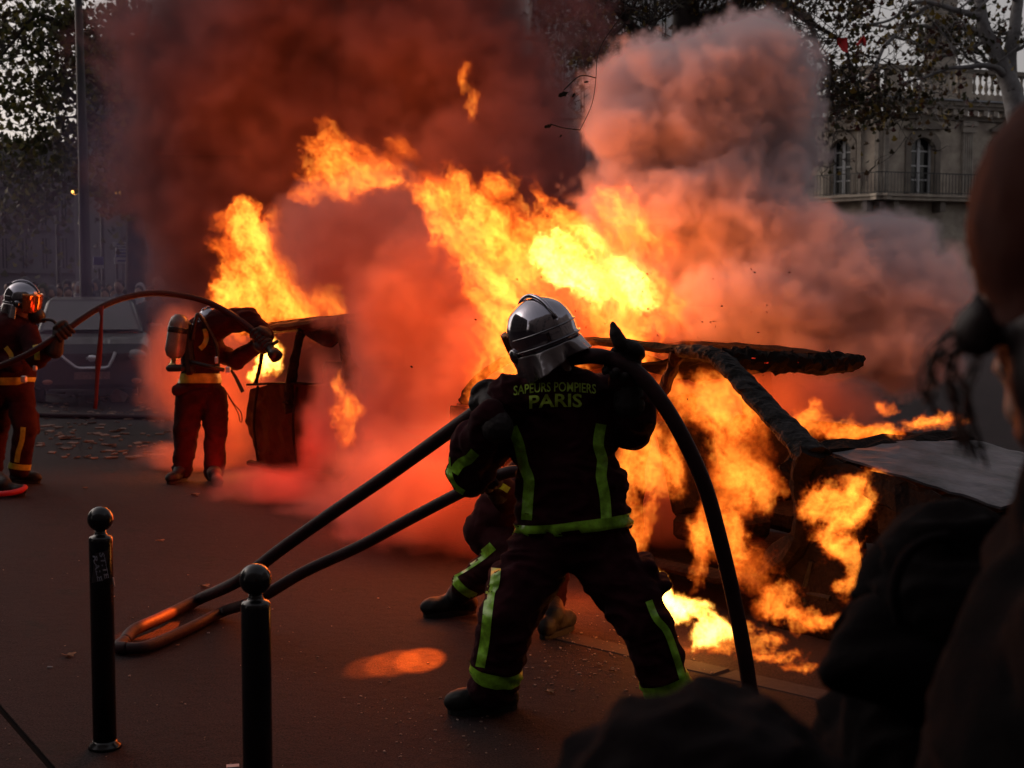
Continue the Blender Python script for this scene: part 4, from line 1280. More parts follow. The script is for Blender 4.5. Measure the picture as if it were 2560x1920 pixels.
ellipsoid(bm, J(30, 965), (0.19, 0.16, 0.13))
capsule(bm, J(48, 975), J(62, 1070, 11.9), 0.125, 0.10); capsule(bm, J(62, 1070, 11.9), J(48, 1172, 12.0), 0.095, 0.085)
capsule(bm, J(8, 975), J(-6, 1070, 12.3), 0.125, 0.10); capsule(bm, J(-6, 1070, 12.3), J(-20, 1180, 12.3), 0.095, 0.085)
box(bm, J(82, 1060), (0.08, 0.16, 0.2), bevel=0.02)
lt, ltb = skin_of('trousers', bm, M_CLOTH_R, lf, voxel=0.018, smooth_it=4, amp=0.012, freq=6, seed=4)
band('reflective_band', ljb, J(30, 900), J(31, 985), 0.52, 0.74, lf, M_REFL_Y, rmax=0.5, n=60)
strap('reflective_strap', ljb, [(88, 862), (92, 880), (93, 900)], 14, lf, M_REFL_Y)
strap('reflective_strap', ljb, [(14, 868), (26, 884), (30, 898)], 12, lf, M_REFL_Y)
strap('reflective_strap', ltb, [(58, 1068), (55, 1100), (46, 1130), (42, 1156)], 13, lf, M_REFL_Y)
band('reflective_band', ltb, J(56, 1120, 12.0), J(48, 1172, 12.0), 0.72, 1.0, lf, M_REFL_Y, rmax=0.2, n=40)
boot(G(50, 1207, RZ), Vector((1, -0.25, 0)), J(48, 1172, 12.0), lf)
b_ = boot(G(8, 1240, RZ), Vector((1, -0.2, 0)), J(-16, 1185, 11.6), lf)
bm = newbm()
g0 = G(8, 1242, RZ)
tube(bm, catmull([g0 + Vector(v) for v in ((-0.12, -0.075, 0.03), (0.0, -0.085, 0.035), (0.10, -0.07, 0.045), (0.165, -0.02, 0.06), (0.175, 0.03, 0.08))], 5), [0.024] * 21, 10)
bm_obj('boot_rim', bm, principled('red_rubber', (0.50, 0.02, 0.03), 0.5), b_, smooth=True)
face_head(J(52, 770), Vector((1, -0.15, -0.05)), Vector((0, 0, 1)), lf, M_SKIN)
helmet(J(56, 745), Vector((1, -0.25, -0.1)), Vector((-0.05, 0, 1)), lf, s=1.08, skirt_len=0.13)
bm = newbm(); ellipsoid(bm, J(92, 790), (0.075, 0.06, 0.07)); capsule(bm, J(98, 792), J(108, 800), 0.03, 0.028); bm_obj('breathing_mask', bm, M_BLACKRUB, lf, smooth=True)
bm = newbm(); tube(bm, catmull([J(105, 800, 11.9), J(128, 800, 11.85), J(140, 812, 11.85), J(138, 835, 11.85), J(125, 850, 11.85), J(90, 870, 11.85)], 6), 0.014, 8); bm_obj('air_hose', bm, M_BLACKRUB, lf, smooth=True)
def cylinder_set(top, bot, rad, parent, plate=True):
    top, bot = Vector(top), Vector(bot); t = (top - bot).normalized(); a, b = frame_from(t); rot = Matrix((a, b, t)).transposed(); L = (top - bot).length
    bm = newbm(); lathe(bm, bot, [(0.03, 0), (rad * 0.75, 0.02), (rad, 0.07), (rad, L - 0.10), (rad * 0.85, L - 0.04), (rad * 0.5, L - 0.008), (0.01, L)], 24, rot)
    o = bm_obj('air_cylinder', bm, M_BOTTLE, parent, smooth=True)
    bm = newbm(); lathe(bm, bot + t * (L - 0.17), [(rad + 0.002, 0), (rad + 0.004, 0.005), (rad + 0.004, 0.045), (rad + 0.002, 0.05)], 24, rot); bm_obj('cylinder_band', bm, M_BLACKRUB, o, smooth=True)
    bm = newbm(); lathe(bm, bot - t * 0.10, [(0.02, 0), (0.035, 0.01), (0.035, 0.05), (0.022, 0.06), (0.022, 0.11)], 14, rot)
    bm_obj('valve', bm, principled('brass_valve', (0.45, 0.33, 0.14), 0.3, 0.9), o, smooth=True)
    return o
cylinder_set(J(-26, 800, 11.8), J(-30, 930, 11.8), 0.09, lf)
bm = newbm(); box(bm, J(60, 948, 11.75), (0.05, 0.04, 0.06), bevel=0.01); bm_obj('buckle', bm, M_CHROME, lf); bm = newbm(); box(bm, J(88, 920, 11.65), (0.035, 0.03, 0.05), bevel=0.008); bm_obj('buckle', bm, M_CHROME, lf)

# hose of the left pair
H3 = [P(-120, 960, 11.5), P(-40, 930, 11.5), P(60, 890, 11.45), P(150, 836, 11.45), P(200, 800, 11.5), P(250, 769, 11.6), P(310, 745, 11.75), P(380, 733, 11.9), P(450, 738, 12.0), P(510, 752, 12.05), P(560, 775, 12.05), P(600, 800, 12.0), P(640, 832, 11.95), P(665, 860, 11.9)]
h3 = catmull(H3, 6)
bm = newbm(); tube(bm, h3, 0.027, 12)
tag(bm_obj('fire_hose', bm, M_HOSE, None, smooth=True), 'dark hose arching between the two left firefighters', 'hose')
grip_glove('glove', h3[19], h3[21] - h3[17], Vector((0.1, 0.2, 1)), 0.027, J(142, 856, 11.48), lf, M_GLOVE, size=1.25)
# red webbing strap hanging from the hose
bm = newbm()
tube(bm, [P(251, 766, 11.57), P(254, 790, 11.57), P(250, 860, 11.57), P(246, 905, 11.57), P(243, 940, 11.57), P(240, 1000, 11.57), P(237, 1022, 11.57)], [0.03, 0.012, 0.022, 0.028, 0.018, 0.016, 0.018], 8, flat=0.4)
tag(bm_obj('webbing_strap', bm, M_REDWEB, None, smooth=True), 'red webbing strap dangling from the hose arch', 'strap')

# ------------------------------------------------------------------ firefighter spraying into the small wreck
D = 12.3
rf = thing('person', 'firefighter with air cylinder on the back stretching an arm into the smaller wreck', 'person', (P(495, 729, D).x, D, RZ))
bm = newbm()
capsule(bm, J(500, 838), J(500, 940), 0.165, 0.165); ellipsoid(bm, J(502, 860), (0.20, 0.17, 0.15)); ellipsoid(bm, J(500, 950), (0.185, 0.16, 0.14))
capsule(bm, J(545, 805, 12.2), J(620, 797, 12.1), 0.115, 0.105); capsule(bm, J(520, 830), J(560, 805, 12.2), 0.13, 0.115); capsule(bm, J(620, 797, 12.1), J(664, 838, 12.0), 0.10, 0.075)
capsule(bm, J(535, 870, 12.45), J(590, 905, 12.3), 0.085, 0.075); capsule(bm, J(590, 900, 12.3), J(655, 855, 12.1), 0.08, 0.06)
box(bm, J(490, 975), (0.40, 0.26, 0.09), bevel=0.03)
rj, rjb = skin_of('jacket', bm, M_CLOTH_R, rf, voxel=0.018, smooth_it=4, amp=0.012, freq=7, seed=12)
bm = newbm()
ellipsoid(bm, J(500, 985), (0.18, 0.15, 0.12))
capsule(bm, J(475, 990), J(466, 1080), 0.12, 0.115); capsule(bm, J(466, 1080), J(455, 1175), 0.105, 0.088)
capsule(bm, J(535, 990), J(540, 1080), 0.12, 0.11); capsule(bm, J(540, 1080), J(535, 1180), 0.10, 0.092)
box(bm, J(452, 1030), (0.07, 0.16, 0.22), bevel=0.02); box(bm, J(560, 1030), (0.05, 0.16, 0.2), bevel=0.02)
rt, rtb = skin_of('trousers', bm, M_CLOTH_R, rf, voxel=0.018, smooth_it=4, amp=0.012, freq=7, seed=15)
band('reflective_band', rjb, J(500, 900), J(500, 985), 0.40, 0.68, rf, M_REFL_Y, rmax=0.5, n=60)
strap('reflective_strap', rjb, [(512, 822), (516, 845), (510, 862), (500, 872)], 12, rf, M_REFL_Y)
boot(G(452, 1204, RZ), Vector((-0.3, -0.9, 0)), J(455, 1175), rf)
boot(G(536, 1212, RZ), Vector((0.4, -0.9, 0)), J(535, 1180), rf)
face_head(J(535, 815), Vector((0.8, 0.5, -0.5)), Vector((0.4, 0, 1)), rf, M_SKIN)
helmet(J(533, 806), Vector((0.75, 0.55, -0.55)), Vector((0.35, -0.1, 1)), rf, s=1.0)
cylinder_set(J(451, 785, 12.05), J(434, 897, 12.05), 0.088, rf)
bm = newbm(); box(bm, J(470, 870, 12.12), (0.10, 0.12, 0.48), Matrix.Rotation(R(-4), 3, 'Y'), bevel=0.03); box(bm, J(440, 920, 12.05), (0.16, 0.12, 0.06), bevel=0.02); bm_obj('harness_plate', bm, M_BLACKRUB, rf)
bm = newbm(); tube(bm, catmull([J(480, 850, 12.05), J(490, 800, 12.0), J(500, 790, 12.0), J(540, 860, 12.05), J(545, 930, 12.05)], 6), 0.018, 8)
tube(bm, catmull([J(478, 905, 12.05), J(520, 915, 12.0), J(560, 925, 12.05)], 6), 0.02, 8); bm_obj('harness_strap', bm, M_BLACKRUB, rf, smooth=True)
bm = newbm(); box(bm, J(541, 900, 11.98), (0.03, 0.03, 0.06), bevel=0.008); bm_obj('buckle', bm, M_CHROME, rf); bm = newbm(); box(bm, J(570, 925, 12.0), (0.04, 0.03, 0.06), bevel=0.008); bm_obj('buckle', bm, M_CHROME, rf)
bm = newbm(); tube(bm, [J(578, 925, 12.05), J(590, 945, 12.05), J(607, 980, 12.05)], [0.012, 0.016, 0.018], 8); bm_obj('hanging_tool', bm, M_BLACKRUB, rf)
bm = newbm(); tube(bm, catmull([J(566, 980, 12.05), J(585, 1010, 12.05), J(602, 1030, 12.05), J(605, 1052, 12.05), J(600, 1053, 12.05), J(594, 1030, 12.05), J(570, 990, 12.05)], 5), 0.005, 6); bm_obj('cord_loop', bm, M_REDWEB, rf)
grip_glove('glove', h3[-5], h3[-4] - h3[-7], Vector((0.3, 0.1, 1)), 0.027, J(655, 838, 12.0), rf, M_GLOVE, size=1.3)
grip_glove('glove', h3[-2], h3[-1] - h3[-4], Vector((-0.6, 0.1, -0.7)), 0.027, J(648, 862, 12.08), rf, M_GLOVE, size=1.25, flip=-1)
bm = newbm(); a_, b_n = h3[-2], P(692, 893, 11.8)
tube(bm, [a_, a_.lerp(b_n, 0.25), a_.lerp(b_n, 0.3), a_.lerp(b_n, 0.6), a_.lerp(b_n, 0.65), b_n], [0.035, 0.035, 0.045, 0.04, 0.055, 0.06], 14)
tube(bm, [a_.lerp(b_n, 0.3), a_.lerp(b_n, 0.25) + Vector((0.09, 0, 0.05))], [0.02, 0.016], 8)
tag(bm_obj('hose_nozzle', bm, M_BLACKRUB, None, smooth=True), 'black hose nozzle aimed into the window of the smaller wreck', 'nozzle')
# hose lying on the road further back
bm = newbm()
tube(bm, catmull([G(-60, 1040, RZ) + Vector((0, 0, .035)), G(60, 1042, RZ) + Vector((0, 0, .035)), G(180, 1046, RZ) + Vector((0, 0, .035)), G(300, 1048, RZ) + Vector((0, 0, .035)), G(420, 1051, RZ) + Vector((0, 0, .035)), G(560, 1058, RZ) + Vector((0, 0, .035))], 6), 0.036, 10)
tag(bm_obj('fire_hose', bm, M_HOSE, None, smooth=True), 'straight dark hose lying across the road behind the left firefighters', 'hose')
# ------------------------------------------------------------------ burnt out cars
M_CHAR = principled('charred_metal', (0.008, 0.006, 0.006), 0.85, vscale=14, color2=(0.018, 0.012, 0.011), bump=0.8, bscale=45, spec=0.08)
M_CHAR_G = principled('ashy_metal', (0.009, 0.008, 0.008), 0.7, vscale=11, color2=(0.032, 0.030, 0.034), bump=0.7, bscale=60, spec=0.15)
M_HOOD = principled('scorched_bonnet', (0.03, 0.028, 0.032), 0.5, 0.2, vscale=4, color2=(0.15, 0.14, 0.165), bump=0.3, bscale=30)
M_PANEL_B = principled('blistered_panel', (0.025, 0.010, 0.008), 0.7, vscale=7, color2=(0.05, 0.018, 0.010), bump=0.6, bscale=20, spec=0.1)

WF = Vector((0.60, -0.80, 0)); WW = Vector((0.80, 0.60, 0))
W0 = P(2010, 1469, 6.8)
wreck = thing('burning_car', 'larger burning car with roof and fender ablaze beside the main firefighter', 'car', (W0.x, W0.y, RZ))
def WL(a, b, z): return Vector((W0.x, W0.y, 0)) + WF * a + WW * b + Vector((0, 0, z))

def plate(name, pts, th, mat, parent=None, jag=0.0, seg=3, seed=0):
    """curved sheet through an outline of world points with real thickness; edges charred uneven"""
    bm = newbm()
    v = [bm.verts.new(p) for p in pts]; f = bm.faces.new(v); f.normal_update(); nr = f.normal.copy()
    bmesh.ops.triangulate(bm, faces=[f])
    for _ in range(seg): bmesh.ops.subdivide_edges(bm, edges=[e for e in bm.edges if e.calc_length() > 0.07], cuts=1); bmesh.ops.triangulate(bm, faces=bm.faces[:])
    if jag:
        for q in bm.verts:
            q.co += Vector((noise.noise(q.co * 14 + Vector((seed, 0, 0))), noise.noise(q.co * 14 + Vector((0, seed, 0))), noise.noise(q.co * 14 + Vector((0, 0, seed))))) * jag
    r = bmesh.ops.extrude_face_region(bm, geom=bm.faces[:])
    bmesh.ops.translate(bm, verts=[x for x in r['geom'] if isinstance(x, bmesh.types.BMVert)], vec=nr * th)
    bmesh.ops.recalc_face_normals(bm, faces=bm.faces[:])
    return bm_obj(name, bm, mat, parent)

def beam(name, pts, rads, mat, parent, rough=0.012, seg=10, flat=0.6, n=8, freq=16):
    bm = newbm(); P_ = catmull(pts, n)
    rr = []
    for i in range(len(P_)):
        f = i / n; k = min(int(f), len(rads) - 2); rr.append(rads[k] + (rads[k + 1] - rads[k]) * (f - k))
    tube(bm, P_, rr, seg, flat=flat)
    for v in bm.verts:
        v.co += Vector((noise.noise(v.co * freq), noise.noise(v.co * freq + Vector((4, 4, 0))), noise.noise(v.co * freq + Vector((0, 4, 4))))) * rough
    for v in bm.verts:
        v.co += Vector((noise.noise(v.co * 55), noise.noise(v.co * 55 + Vector((4, 4, 0))), noise.noise(v.co * 55 + Vector((0, 4, 4))))) * rough * 0.6
    return bm_obj(name, bm, mat, parent, smooth=False)

# near side: roof rail, pillars
beam('a_pillar', [WL(-1.0, 0.10, 1.37), WL(-0.80, 0.10, 1.365), WL(-0.62, 0.09, 1.30), WL(-0.35, 0.05, 1.13), WL(-0.08, 0.02, 0.96), WL(0.05, 0.0, 0.88)], [0.055, 0.070, 0.074, 0.078, 0.09, 0.11], M_CHAR_G, wreck, 0.011, flat=0.6, n=16, freq=20, seg=14)
beam('roof_rail', [WL(-1.0, 0.10, 1.37), WL(-1.6, 0.12, 1.40), WL(-2.3, 0.14, 1.36), WL(-2.9, 0.12, 1.15), WL(-3.1, 0.10, 0.95)], [0.045, 0.045, 0.045, 0.05, 0.06], M_CHAR, wreck, 0.012)
beam('b_pillar', [WL(-1.03, 0.11, 1.36), WL(-1.10, 0.08, 1.18), WL(-1.18, 0.04, 0.98), WL(-1.25, 0.0, 0.7), WL(-1.28, 0.0, 0.2)], [0.06, 0.055, 0.06, 0.08, 0.08], M_PANEL_B, wreck, 0.02)
beam('hinge_pillar', [WL(0.05, 0.01, 0.92), WL(-0.02, 0.0, 0.8), WL(0.0, 0.0, 0.6), WL(-0.04, 0.0, 0.42), WL(-0.26, 0.0, 0.24)], [0.11, 0.085, 0.08, 0.09, 0.07], M_CHAR, wreck, 0.010)
beam('sill', [WL(-0.24, 0.0, 0.20), WL(-1.0, 0.0, 0.17), WL(-2.0, 0.0, 0.17)], [0.06, 0.055, 0.06], M_CHAR, wreck, 0.01)
# far side
beam('roof_rail', [WL(-0.80, 1.28, 1.30), WL(-1.6, 1.28, 1.34), WL(-2.4, 1.26, 1.30), WL(-3.0, 1.24, 0.95)], [0.045, 0.045, 0.045, 0.06], M_CHAR, wreck)
beam('b_pillar', [WL(-1.5, 1.30, 1.33), WL(-1.55, 1.38, 0.9), WL(-1.55, 1.4, 0.2)], [0.05, 0.06, 0.07], M_CHAR, wreck)
# charred header and sagging roof crust
bm = newbm()
hp = catmull([WL(-0.82, 0.12, 1.345), WL(-0.74, 0.35, 1.325), WL(-0.68, 0.65, 1.30), WL(-0.68, 0.98, 1.285), WL(-0.74, 1.33, 1.285)], 14)
tube(bm, hp, [0.030 + 0.030 * min(1, i / 14) - 0.03 * max(0, (i - len(hp) + 8) / 8) for i in range(len(hp))], 12, flat=1.0)
for v in bm.verts:
    v.co += Vector((noise.noise(v.co * 22), noise.noise(v.co * 22 + Vector((4, 4, 0))), noise.noise(v.co * 22 + Vector((0, 4, 4))) + noise.noise(v.co * 60) * 0.5)) * 0.026
bm_obj('windscreen_header', bm, M_CHAR, wreck)
M_EMBER = emis('glowing_ember', (1.0, 0.05, 0.02), 0.35)
bm = newbm(); rg_ = random.Random(3)
for i in range(16):
    k = rg_.randint(16, len(hp) - 8); q = hp[k] - WW.cross(Vector((0, 0, 1))) * 0.0 + Vector((0, -0.052, rg_.uniform(-0.01, 0.015)))
    ellipsoid(bm, q, (rg_.uniform(0.01, 0.035), 0.008, 0.005), Matrix.Rotation(math.atan2(WW.y, WW.x), 3, 'Z'), 8, 6)
bm_obj('ember', bm, M_EMBER, wreck)
plate('roof', [WL(-0.80, 0.14, 1.36), WL(-0.75, 0.7, 1.33), WL(-0.82, 1.25, 1.30), WL(-1.5, 1.2, 1.20), WL(-1.5, 0.7, 1.14), WL(-1.5, 0.2, 1.26)], 0.012, M_CHAR, wreck, jag=0.03)
plate('roof', [WL(-2.1, 0.2, 1.28), WL(-2.1, 1.2, 1.24), WL(-2.9, 1.2, 1.06), WL(-2.9, 0.15, 1.08)], 0.012, M_CHAR, wreck, jag=0.05)
# bonnet, wings, front
plate('bonnet', [WL(0.06, 0.12, 0.895), WL(0.02, 0.7, 0.915), WL(0.06, 1.32, 0.885), WL(0.5, 1.30, 0.83), WL(0.98, 1.15, 0.74), WL(1.02, 0.7, 0.76), WL(0.98, 0.18, 0.74), WL(0.5, 0.10, 0.83)], 0.012, M_HOOD, wreck, jag=0.010)
plate('cowl', [WL(-0.10, 0.06, 0.93), WL(-0.10, 1.36, 0.93), WL(0.05, 1.34, 0.905), WL(0.05, 0.1, 0.905)], 0.03, M_CHAR, wreck, jag=0.04)
# fender round the burning wheel arch: ring segment made of a beam plus upper strip
plate('fender', [WL(-0.06, 0.0, 0.90), WL(0.02, 0.03, 0.905), WL(0.5, 0.04, 0.83), WL(1.0, 0.10, 0.73), WL(1.02, 0.08, 0.62), WL(0.55, 0.0, 0.68), WL(0.30, -0.01, 0.74), WL(0.02, -0.01, 0.77)], 0.05, M_CHAR, wreck, jag=0.018)
plate('fender', [WL(0.42, -0.01, 0.70), WL(0.55, 0.0, 0.68), WL(0.98, 0.10, 0.62), WL(1.0, 0.10, 0.15), WL(0.62, 0.02, 0.12), WL(0.52, 0.0, 0.35), WL(0.46, 0.0, 0.52)], 0.05, M_CHAR, wreck, jag=0.018)
plate('front_bumper', [WL(1.02, 0.10, 0.62), WL(1.12, 0.7, 0.62), WL(1.02, 1.3, 0.62), WL(1.04, 1.3, 0.15), WL(1.15, 0.7, 0.12), WL(1.04, 0.12, 0.15)], 0.05, M_CHAR, wreck, jag=0.02)
plate('engine', [WL(0.2, 0.35, 0.36), WL(0.85, 0.35, 0.34), WL(0.85, 1.1, 0.34), WL(0.2, 1.1, 0.36)], 0.28, M_CHAR, wreck, jag=0.05)
# floor, dashboard, seats, rear body
plate('floor_pan', [WL(-0.1, 0.05, 0.12), WL(-0.1, 1.35, 0.12), WL(-2.9, 1.35, 0.14), WL(-2.9, 0.05, 0.14)], 0.03, M_CHAR, wreck, jag=0.02)
beam('dashboard', [WL(-0.22, 0.15, 0.78), WL(-0.28, 0.7, 0.80), WL(-0.22, 1.3, 0.78)], [0.09, 0.11, 0.09], M_CHAR, wreck, 0.04)
for b_ in (0.38, 1.0):
    bm = newbm(); box(bm, WL(-0.95, b_, 0.36), (0.42, 0.42, 0.12), Matrix.Rotation(math.atan2(WF.y, WF.x), 3, 'Z'), bevel=0.03)
    box(bm, WL(-1.2, b_, 0.68), (0.10, 0.40, 0.55), Matrix.Rotation(math.atan2(WF.y, WF.x), 3, 'Z') @ Matrix.Rotation(R(-14), 3, 'Y'), bevel=0.03)
    box(bm, WL(-1.28, b_, 1.02), (0.07, 0.20, 0.14), Matrix.Rotation(math.atan2(WF.y, WF.x), 3, 'Z'), bevel=0.02)
    for v in bm.verts: v.co += Vector((noise.noise(v.co * 8), noise.noise(v.co * 8 + Vector((3, 0, 0))), noise.noise(v.co * 8 + Vector((0, 3, 0))))) * 0.03
    bm_obj('seat', bm, M_CHAR, wreck)
plate('door', [WL(-1.30, 0.0, 0.88), WL(-2.0, 0.0, 0.88), WL(-2.05, 0.0, 0.5), WL(-2.0, 0.0, 0.2), WL(-1.32, 0.0, 0.2)], 0.06, M_PANEL_B, wreck, jag=0.02)
plate('rear_wing', [WL(-2.03, 0.0, 0.88), WL(-3.15, 0.06, 0.92), WL(-3.25, 0.1, 0.5), WL(-3.1, 0.05, 0.25), WL(-2.9, 0.0, 0.30), WL(-2.75, 0.0, 0.52), WL(-2.5, 0.0, 0.60), WL(-2.25, 0.0, 0.52), WL(-2.1, 0.0, 0.25)], 0.05, M_PANEL_B, wreck, jag=0.02)
plate('tailgate', [WL(-3.17, 0.1, 0.92), WL(-3.25, 0.7, 0.95), WL(-3.17, 1.3, 0.92), WL(-3.2, 1.3, 0.2), WL(-3.3, 0.7, 0.18), WL(-3.2, 0.1, 0.2)], 0.05, M_CHAR, wreck, jag=0.03)
plate('far_side_panel', [WL(0.9, 1.4, 0.70), WL(0.0, 1.4, 0.88), WL(-3.15, 1.38, 0.90), WL(-3.15, 1.38, 0.2), WL(-0.4, 1.4, 0.2), WL(-0.3, 1.4, 0.5), WL(0.3, 1.4, 0.5), WL(0.4, 1.4, 0.15), WL(0.95, 1.35, 0.15)], 0.05, M_CHAR, wreck, jag=0.02)
AX = Matrix((WF, Vector((0, 0, 1)), -WW)).transposed()
for a_, b_ in ((0.0, 0.08), (-2.5, 0.08), (0.0, 1.32), (-2.5, 1.32)):
    c_ = WL(a_, b_, 0.20)
    bm = newbm(); lathe(bm, c_, [(0.19, -0.09), (0.29, -0.095), (0.305, -0.06), (0.31, 0.0), (0.305, 0.06), (0.29, 0.095), (0.19, 0.09)], 32, AX)
    for v in bm.verts:
        v.co += Vector((noise.noise(v.co * 7), noise.noise(v.co * 7 + Vector((3, 0, 0))), noise.noise(v.co * 7 + Vector((0, 3, 0))))) * 0.02
        v.co.z = max(v.co.z, RZ + 0.004)
    wh = bm_obj('wheel', bm, M_CHAR, wreck, smooth=True)
    bm = newbm(); lathe(bm, c_, [(0.04, -0.03), (0.17, -0.04), (0.188, -0.085), (0.188, 0.085), (0.17, 0.06), (0.04, 0.05)], 24, AX)
    bm_obj('rim', bm, M_CHAR_G, wh)
    for k in range(5):
        t = 2 * math.pi * k / 5
        bm = newbm(); tube(bm, [c_ + AX @ Vector((0.03 * math.cos(t), 0.03 * math.sin(t), 0.075)), c_ + AX @ Vector((0.175 * math.cos(t), 0.175 * math.sin(t), 0.085))], [0.022, 0.016], 6)
        bm_obj('spoke', bm, M_CHAR_G, wh)
beam('bumper_stay', [WL(0.34, -0.02, 0.62), WL(0.42, -0.05, 0.40), WL(0.44, -0.05, 0.18), WL(0.55, -0.06, 0.0)], [0.02, 0.018, 0.018, 0.022], M_CHAR, wreck, 0.004)

# smaller wreck left, seen past the spraying firefighter
q0 = P(622, 729, 12.5); q1 = P(860, 729, 12.0)
wreck2 = thing('burning_car', 'smaller burning wreck behind the outstretched arm of the spraying firefighter', 'car', (q0.x, q0.y, RZ))
e1 = (Vector((q1.x, q1.y, 0)) - Vector((q0.x, q0.y, 0))).normalized(); e2 = Vector((-e1.y, e1.x, 0))
if e2.y < 0: e2 = -e2
L1 = (Vector((q1.x, q1.y, 0)) - Vector((q0.x, q0.y, 0))).length
def QL(a, b, z): return Vector((q0.x, q0.y, 0)) + e1 * (a * L1) + e2 * b + Vector((0, 0, z))
plate('side_panel', [QL(0.0, 0, 0.80), QL(0.3, 0, 0.87), QL(0.7, -0.02, 0.86), QL(1.02, 0, 0.86), QL(1.1, 0.02, 0.5), QL(1.05, 0, 0.1), QL(0.95, 0, 0.0), QL(0.5, 0, 0.0), QL(0.12, 0, 0.05), QL(-0.06, 0, 0.5)], 0.06, M_PANEL_B, wreck2, jag=0.010)
for dx in (0.10, 0.52, 0.94):
    beam('door_edge', [QL(dx, -0.02, 0.84), QL(dx - 0.03, -0.045, 0.5), QL(dx, -0.03, 0.12)], [0.012, 0.012, 0.012], M_CHAR, wreck2, 0.004)
beam('door_handle', [QL(0.40, -0.06, 0.70), QL(0.48, -0.075, 0.70)], [0.014, 0.014], M_CHAR, wreck2, 0.002)
beam('waist_trim', [QL(-0.02, -0.02, 0.845), QL(0.5, -0.045, 0.875), QL(1.04, -0.02, 0.87)], [0.018, 0.018, 0.018], M_CHAR, wreck2, 0.006)
beam('sill', [QL(0.0, -0.02, 0.12), QL(0.5, -0.04, 0.08), QL(1.04, -0.02, 0.10)], [0.04, 0.04, 0.04], M_CHAR, wreck2, 0.01)
plate('rear_panel', [QL(1.06, 0.02, 0.86), QL(1.5, 0.4, 0.88), QL(2.2, 1.1, 0.86), QL(2.2, 1.1, 0.1), QL(1.5, 0.4, 0.08), QL(1.08, 0.02, 0.1)], 0.06, M_CHAR, wreck2, jag=0.03)
plate('far_panel', [QL(0.0, 1.35, 0.85), QL(1.1, 1.4, 0.86), QL(1.1, 1.4, 0.05), QL(0.0, 1.35, 0.05)], 0.06, M_CHAR, wreck2, jag=0.03)
plate('roof', [QL(-0.10, 0.10, 1.34), QL(0.3, 0.06, 1.37), QL(0.75, 0.05, 1.42), QL(0.96, 0.05, 1.44), QL(1.2, 1.2, 1.44), QL(0.1, 1.25, 1.38)], 0.06, M_CHAR, wreck2, jag=0.02)
beam('roof_rail', [QL(-0.12, 0.05, 1.335), QL(0.3, 0.02, 1.37), QL(0.95, 0.03, 1.43)], [0.055, 0.06, 0.08], M_PANEL_B, wreck2, 0.015, flat=0.8)
plate('corner_panel', [QL(0.55, -0.01, 1.36), QL(0.98, -0.01, 1.42), QL(0.96, -0.01, 1.28), QL(0.85, -0.01, 1.2), QL(0.62, -0.01, 1.30)], 0.05, M_PANEL_B, wreck2, jag=0.02)
beam('pillar', [QL(0.56, 0.0, 1.36), QL(0.50, 0.0, 1.15), QL(0.44, 0.0, 0.86), QL(0.44, 0, 0.6)], [0.055, 0.055, 0.065, 0.08], M_CHAR, wreck2, 0.015)
beam('pillar', [QL(0.16, 0.0, 1.30), QL(0.12, 0.0, 1.05), QL(0.06, 0.0, 0.85)], [0.02, 0.018, 0.022], M_CHAR, wreck2, 0.008)
beam('pillar', [QL(0.96, 0.0, 1.40), QL(1.02, 0.0, 1.1), QL(1.05, 0.0, 0.86)], [0.06, 0.06, 0.08], M_CHAR, wreck2, 0.02)
bm = newbm(); box(bm, QL(0.75, 0.35, 0.92), (0.35, 0.3, 0.25), bevel=0.05)
for v in bm.verts: v.co += Vector((noise.noise(v.co * 8), 0, noise.noise(v.co * 8 + Vector((0, 3, 0))))) * 0.05
bm_obj('seat', bm, M_CHAR, wreck2)
AX2 = Matrix((e1, Vector((0, 0, 1)), -e2)).transposed()
for a_ in (0.62, 2.0):
    bm = newbm(); lathe(bm, QL(a_, 0.12, 0.18), [(0.12, -0.09), (0.27, -0.09), (0.28, 0), (0.27, 0.09), (0.12, 0.09)], 24, AX2)
    for v in bm.verts:
        v.co += Vector((noise.noise(v.co * 9), noise.noise(v.co * 9 + Vector((3, 0, 0))), noise.noise(v.co * 9 + Vector((0, 3, 0))))) * 0.035
        v.co.z = max(v.co.z, RZ + 0.003)
    bm_obj('wheel', bm, M_CHAR, wreck2, smooth=True)
# ------------------------------------------------------------------ bollards
M_BOLL = principled('black_gloss_paint', (0.010, 0.010, 0.012), 0.22, spec=0.6, bump=0.05, bscale=40)
def bollard(px, py_ball_top, d, label, sc_=1.0):
    t = P(px, py_ball_top, d)
    root = thing('bollard', label, 'bollard', (t.x, t.y, 0), 'black ball topped bollards on the pavement')
    zt = t.z
    r = 0.0465
    bm = newbm(); lathe(bm, (t.x, t.y, zt - r), [(r * math.cos(R(a)) + 1e-4, r * math.sin(R(a))) for a in range(-72, 90, 9)] , 32); bm_obj('ball', bm, M_BOLL, root, smooth=True)
    bm = newbm(); lathe(bm, (t.x, t.y, 0), [(0.043, 0.02), (0.043, zt - 0.128), (0.0425, zt - 0.118), (0.038, zt - 0.111), (0.026, zt - 0.107), (0.020, zt - 0.098), (0.020, zt - 0.085)], 32); bm_obj('shaft', bm, M_BOLL, root, smooth=True)
    bm = newbm(); lathe(bm, (t.x, t.y, 0), [(0.062, 0.002), (0.058, 0.012), (0.045, 0.022), (0.044, 0.03)], 28); bm_obj('foot', bm, M_BOLL, root, smooth=True)
    return root, t
br, bt = bollard(250, 1266, 5.02, 'further black bollard carrying a torn lettered sticker')
bollard(638, 1409, 3.95, 'nearer black bollard without sticker, cut off by the bottom frame edge')
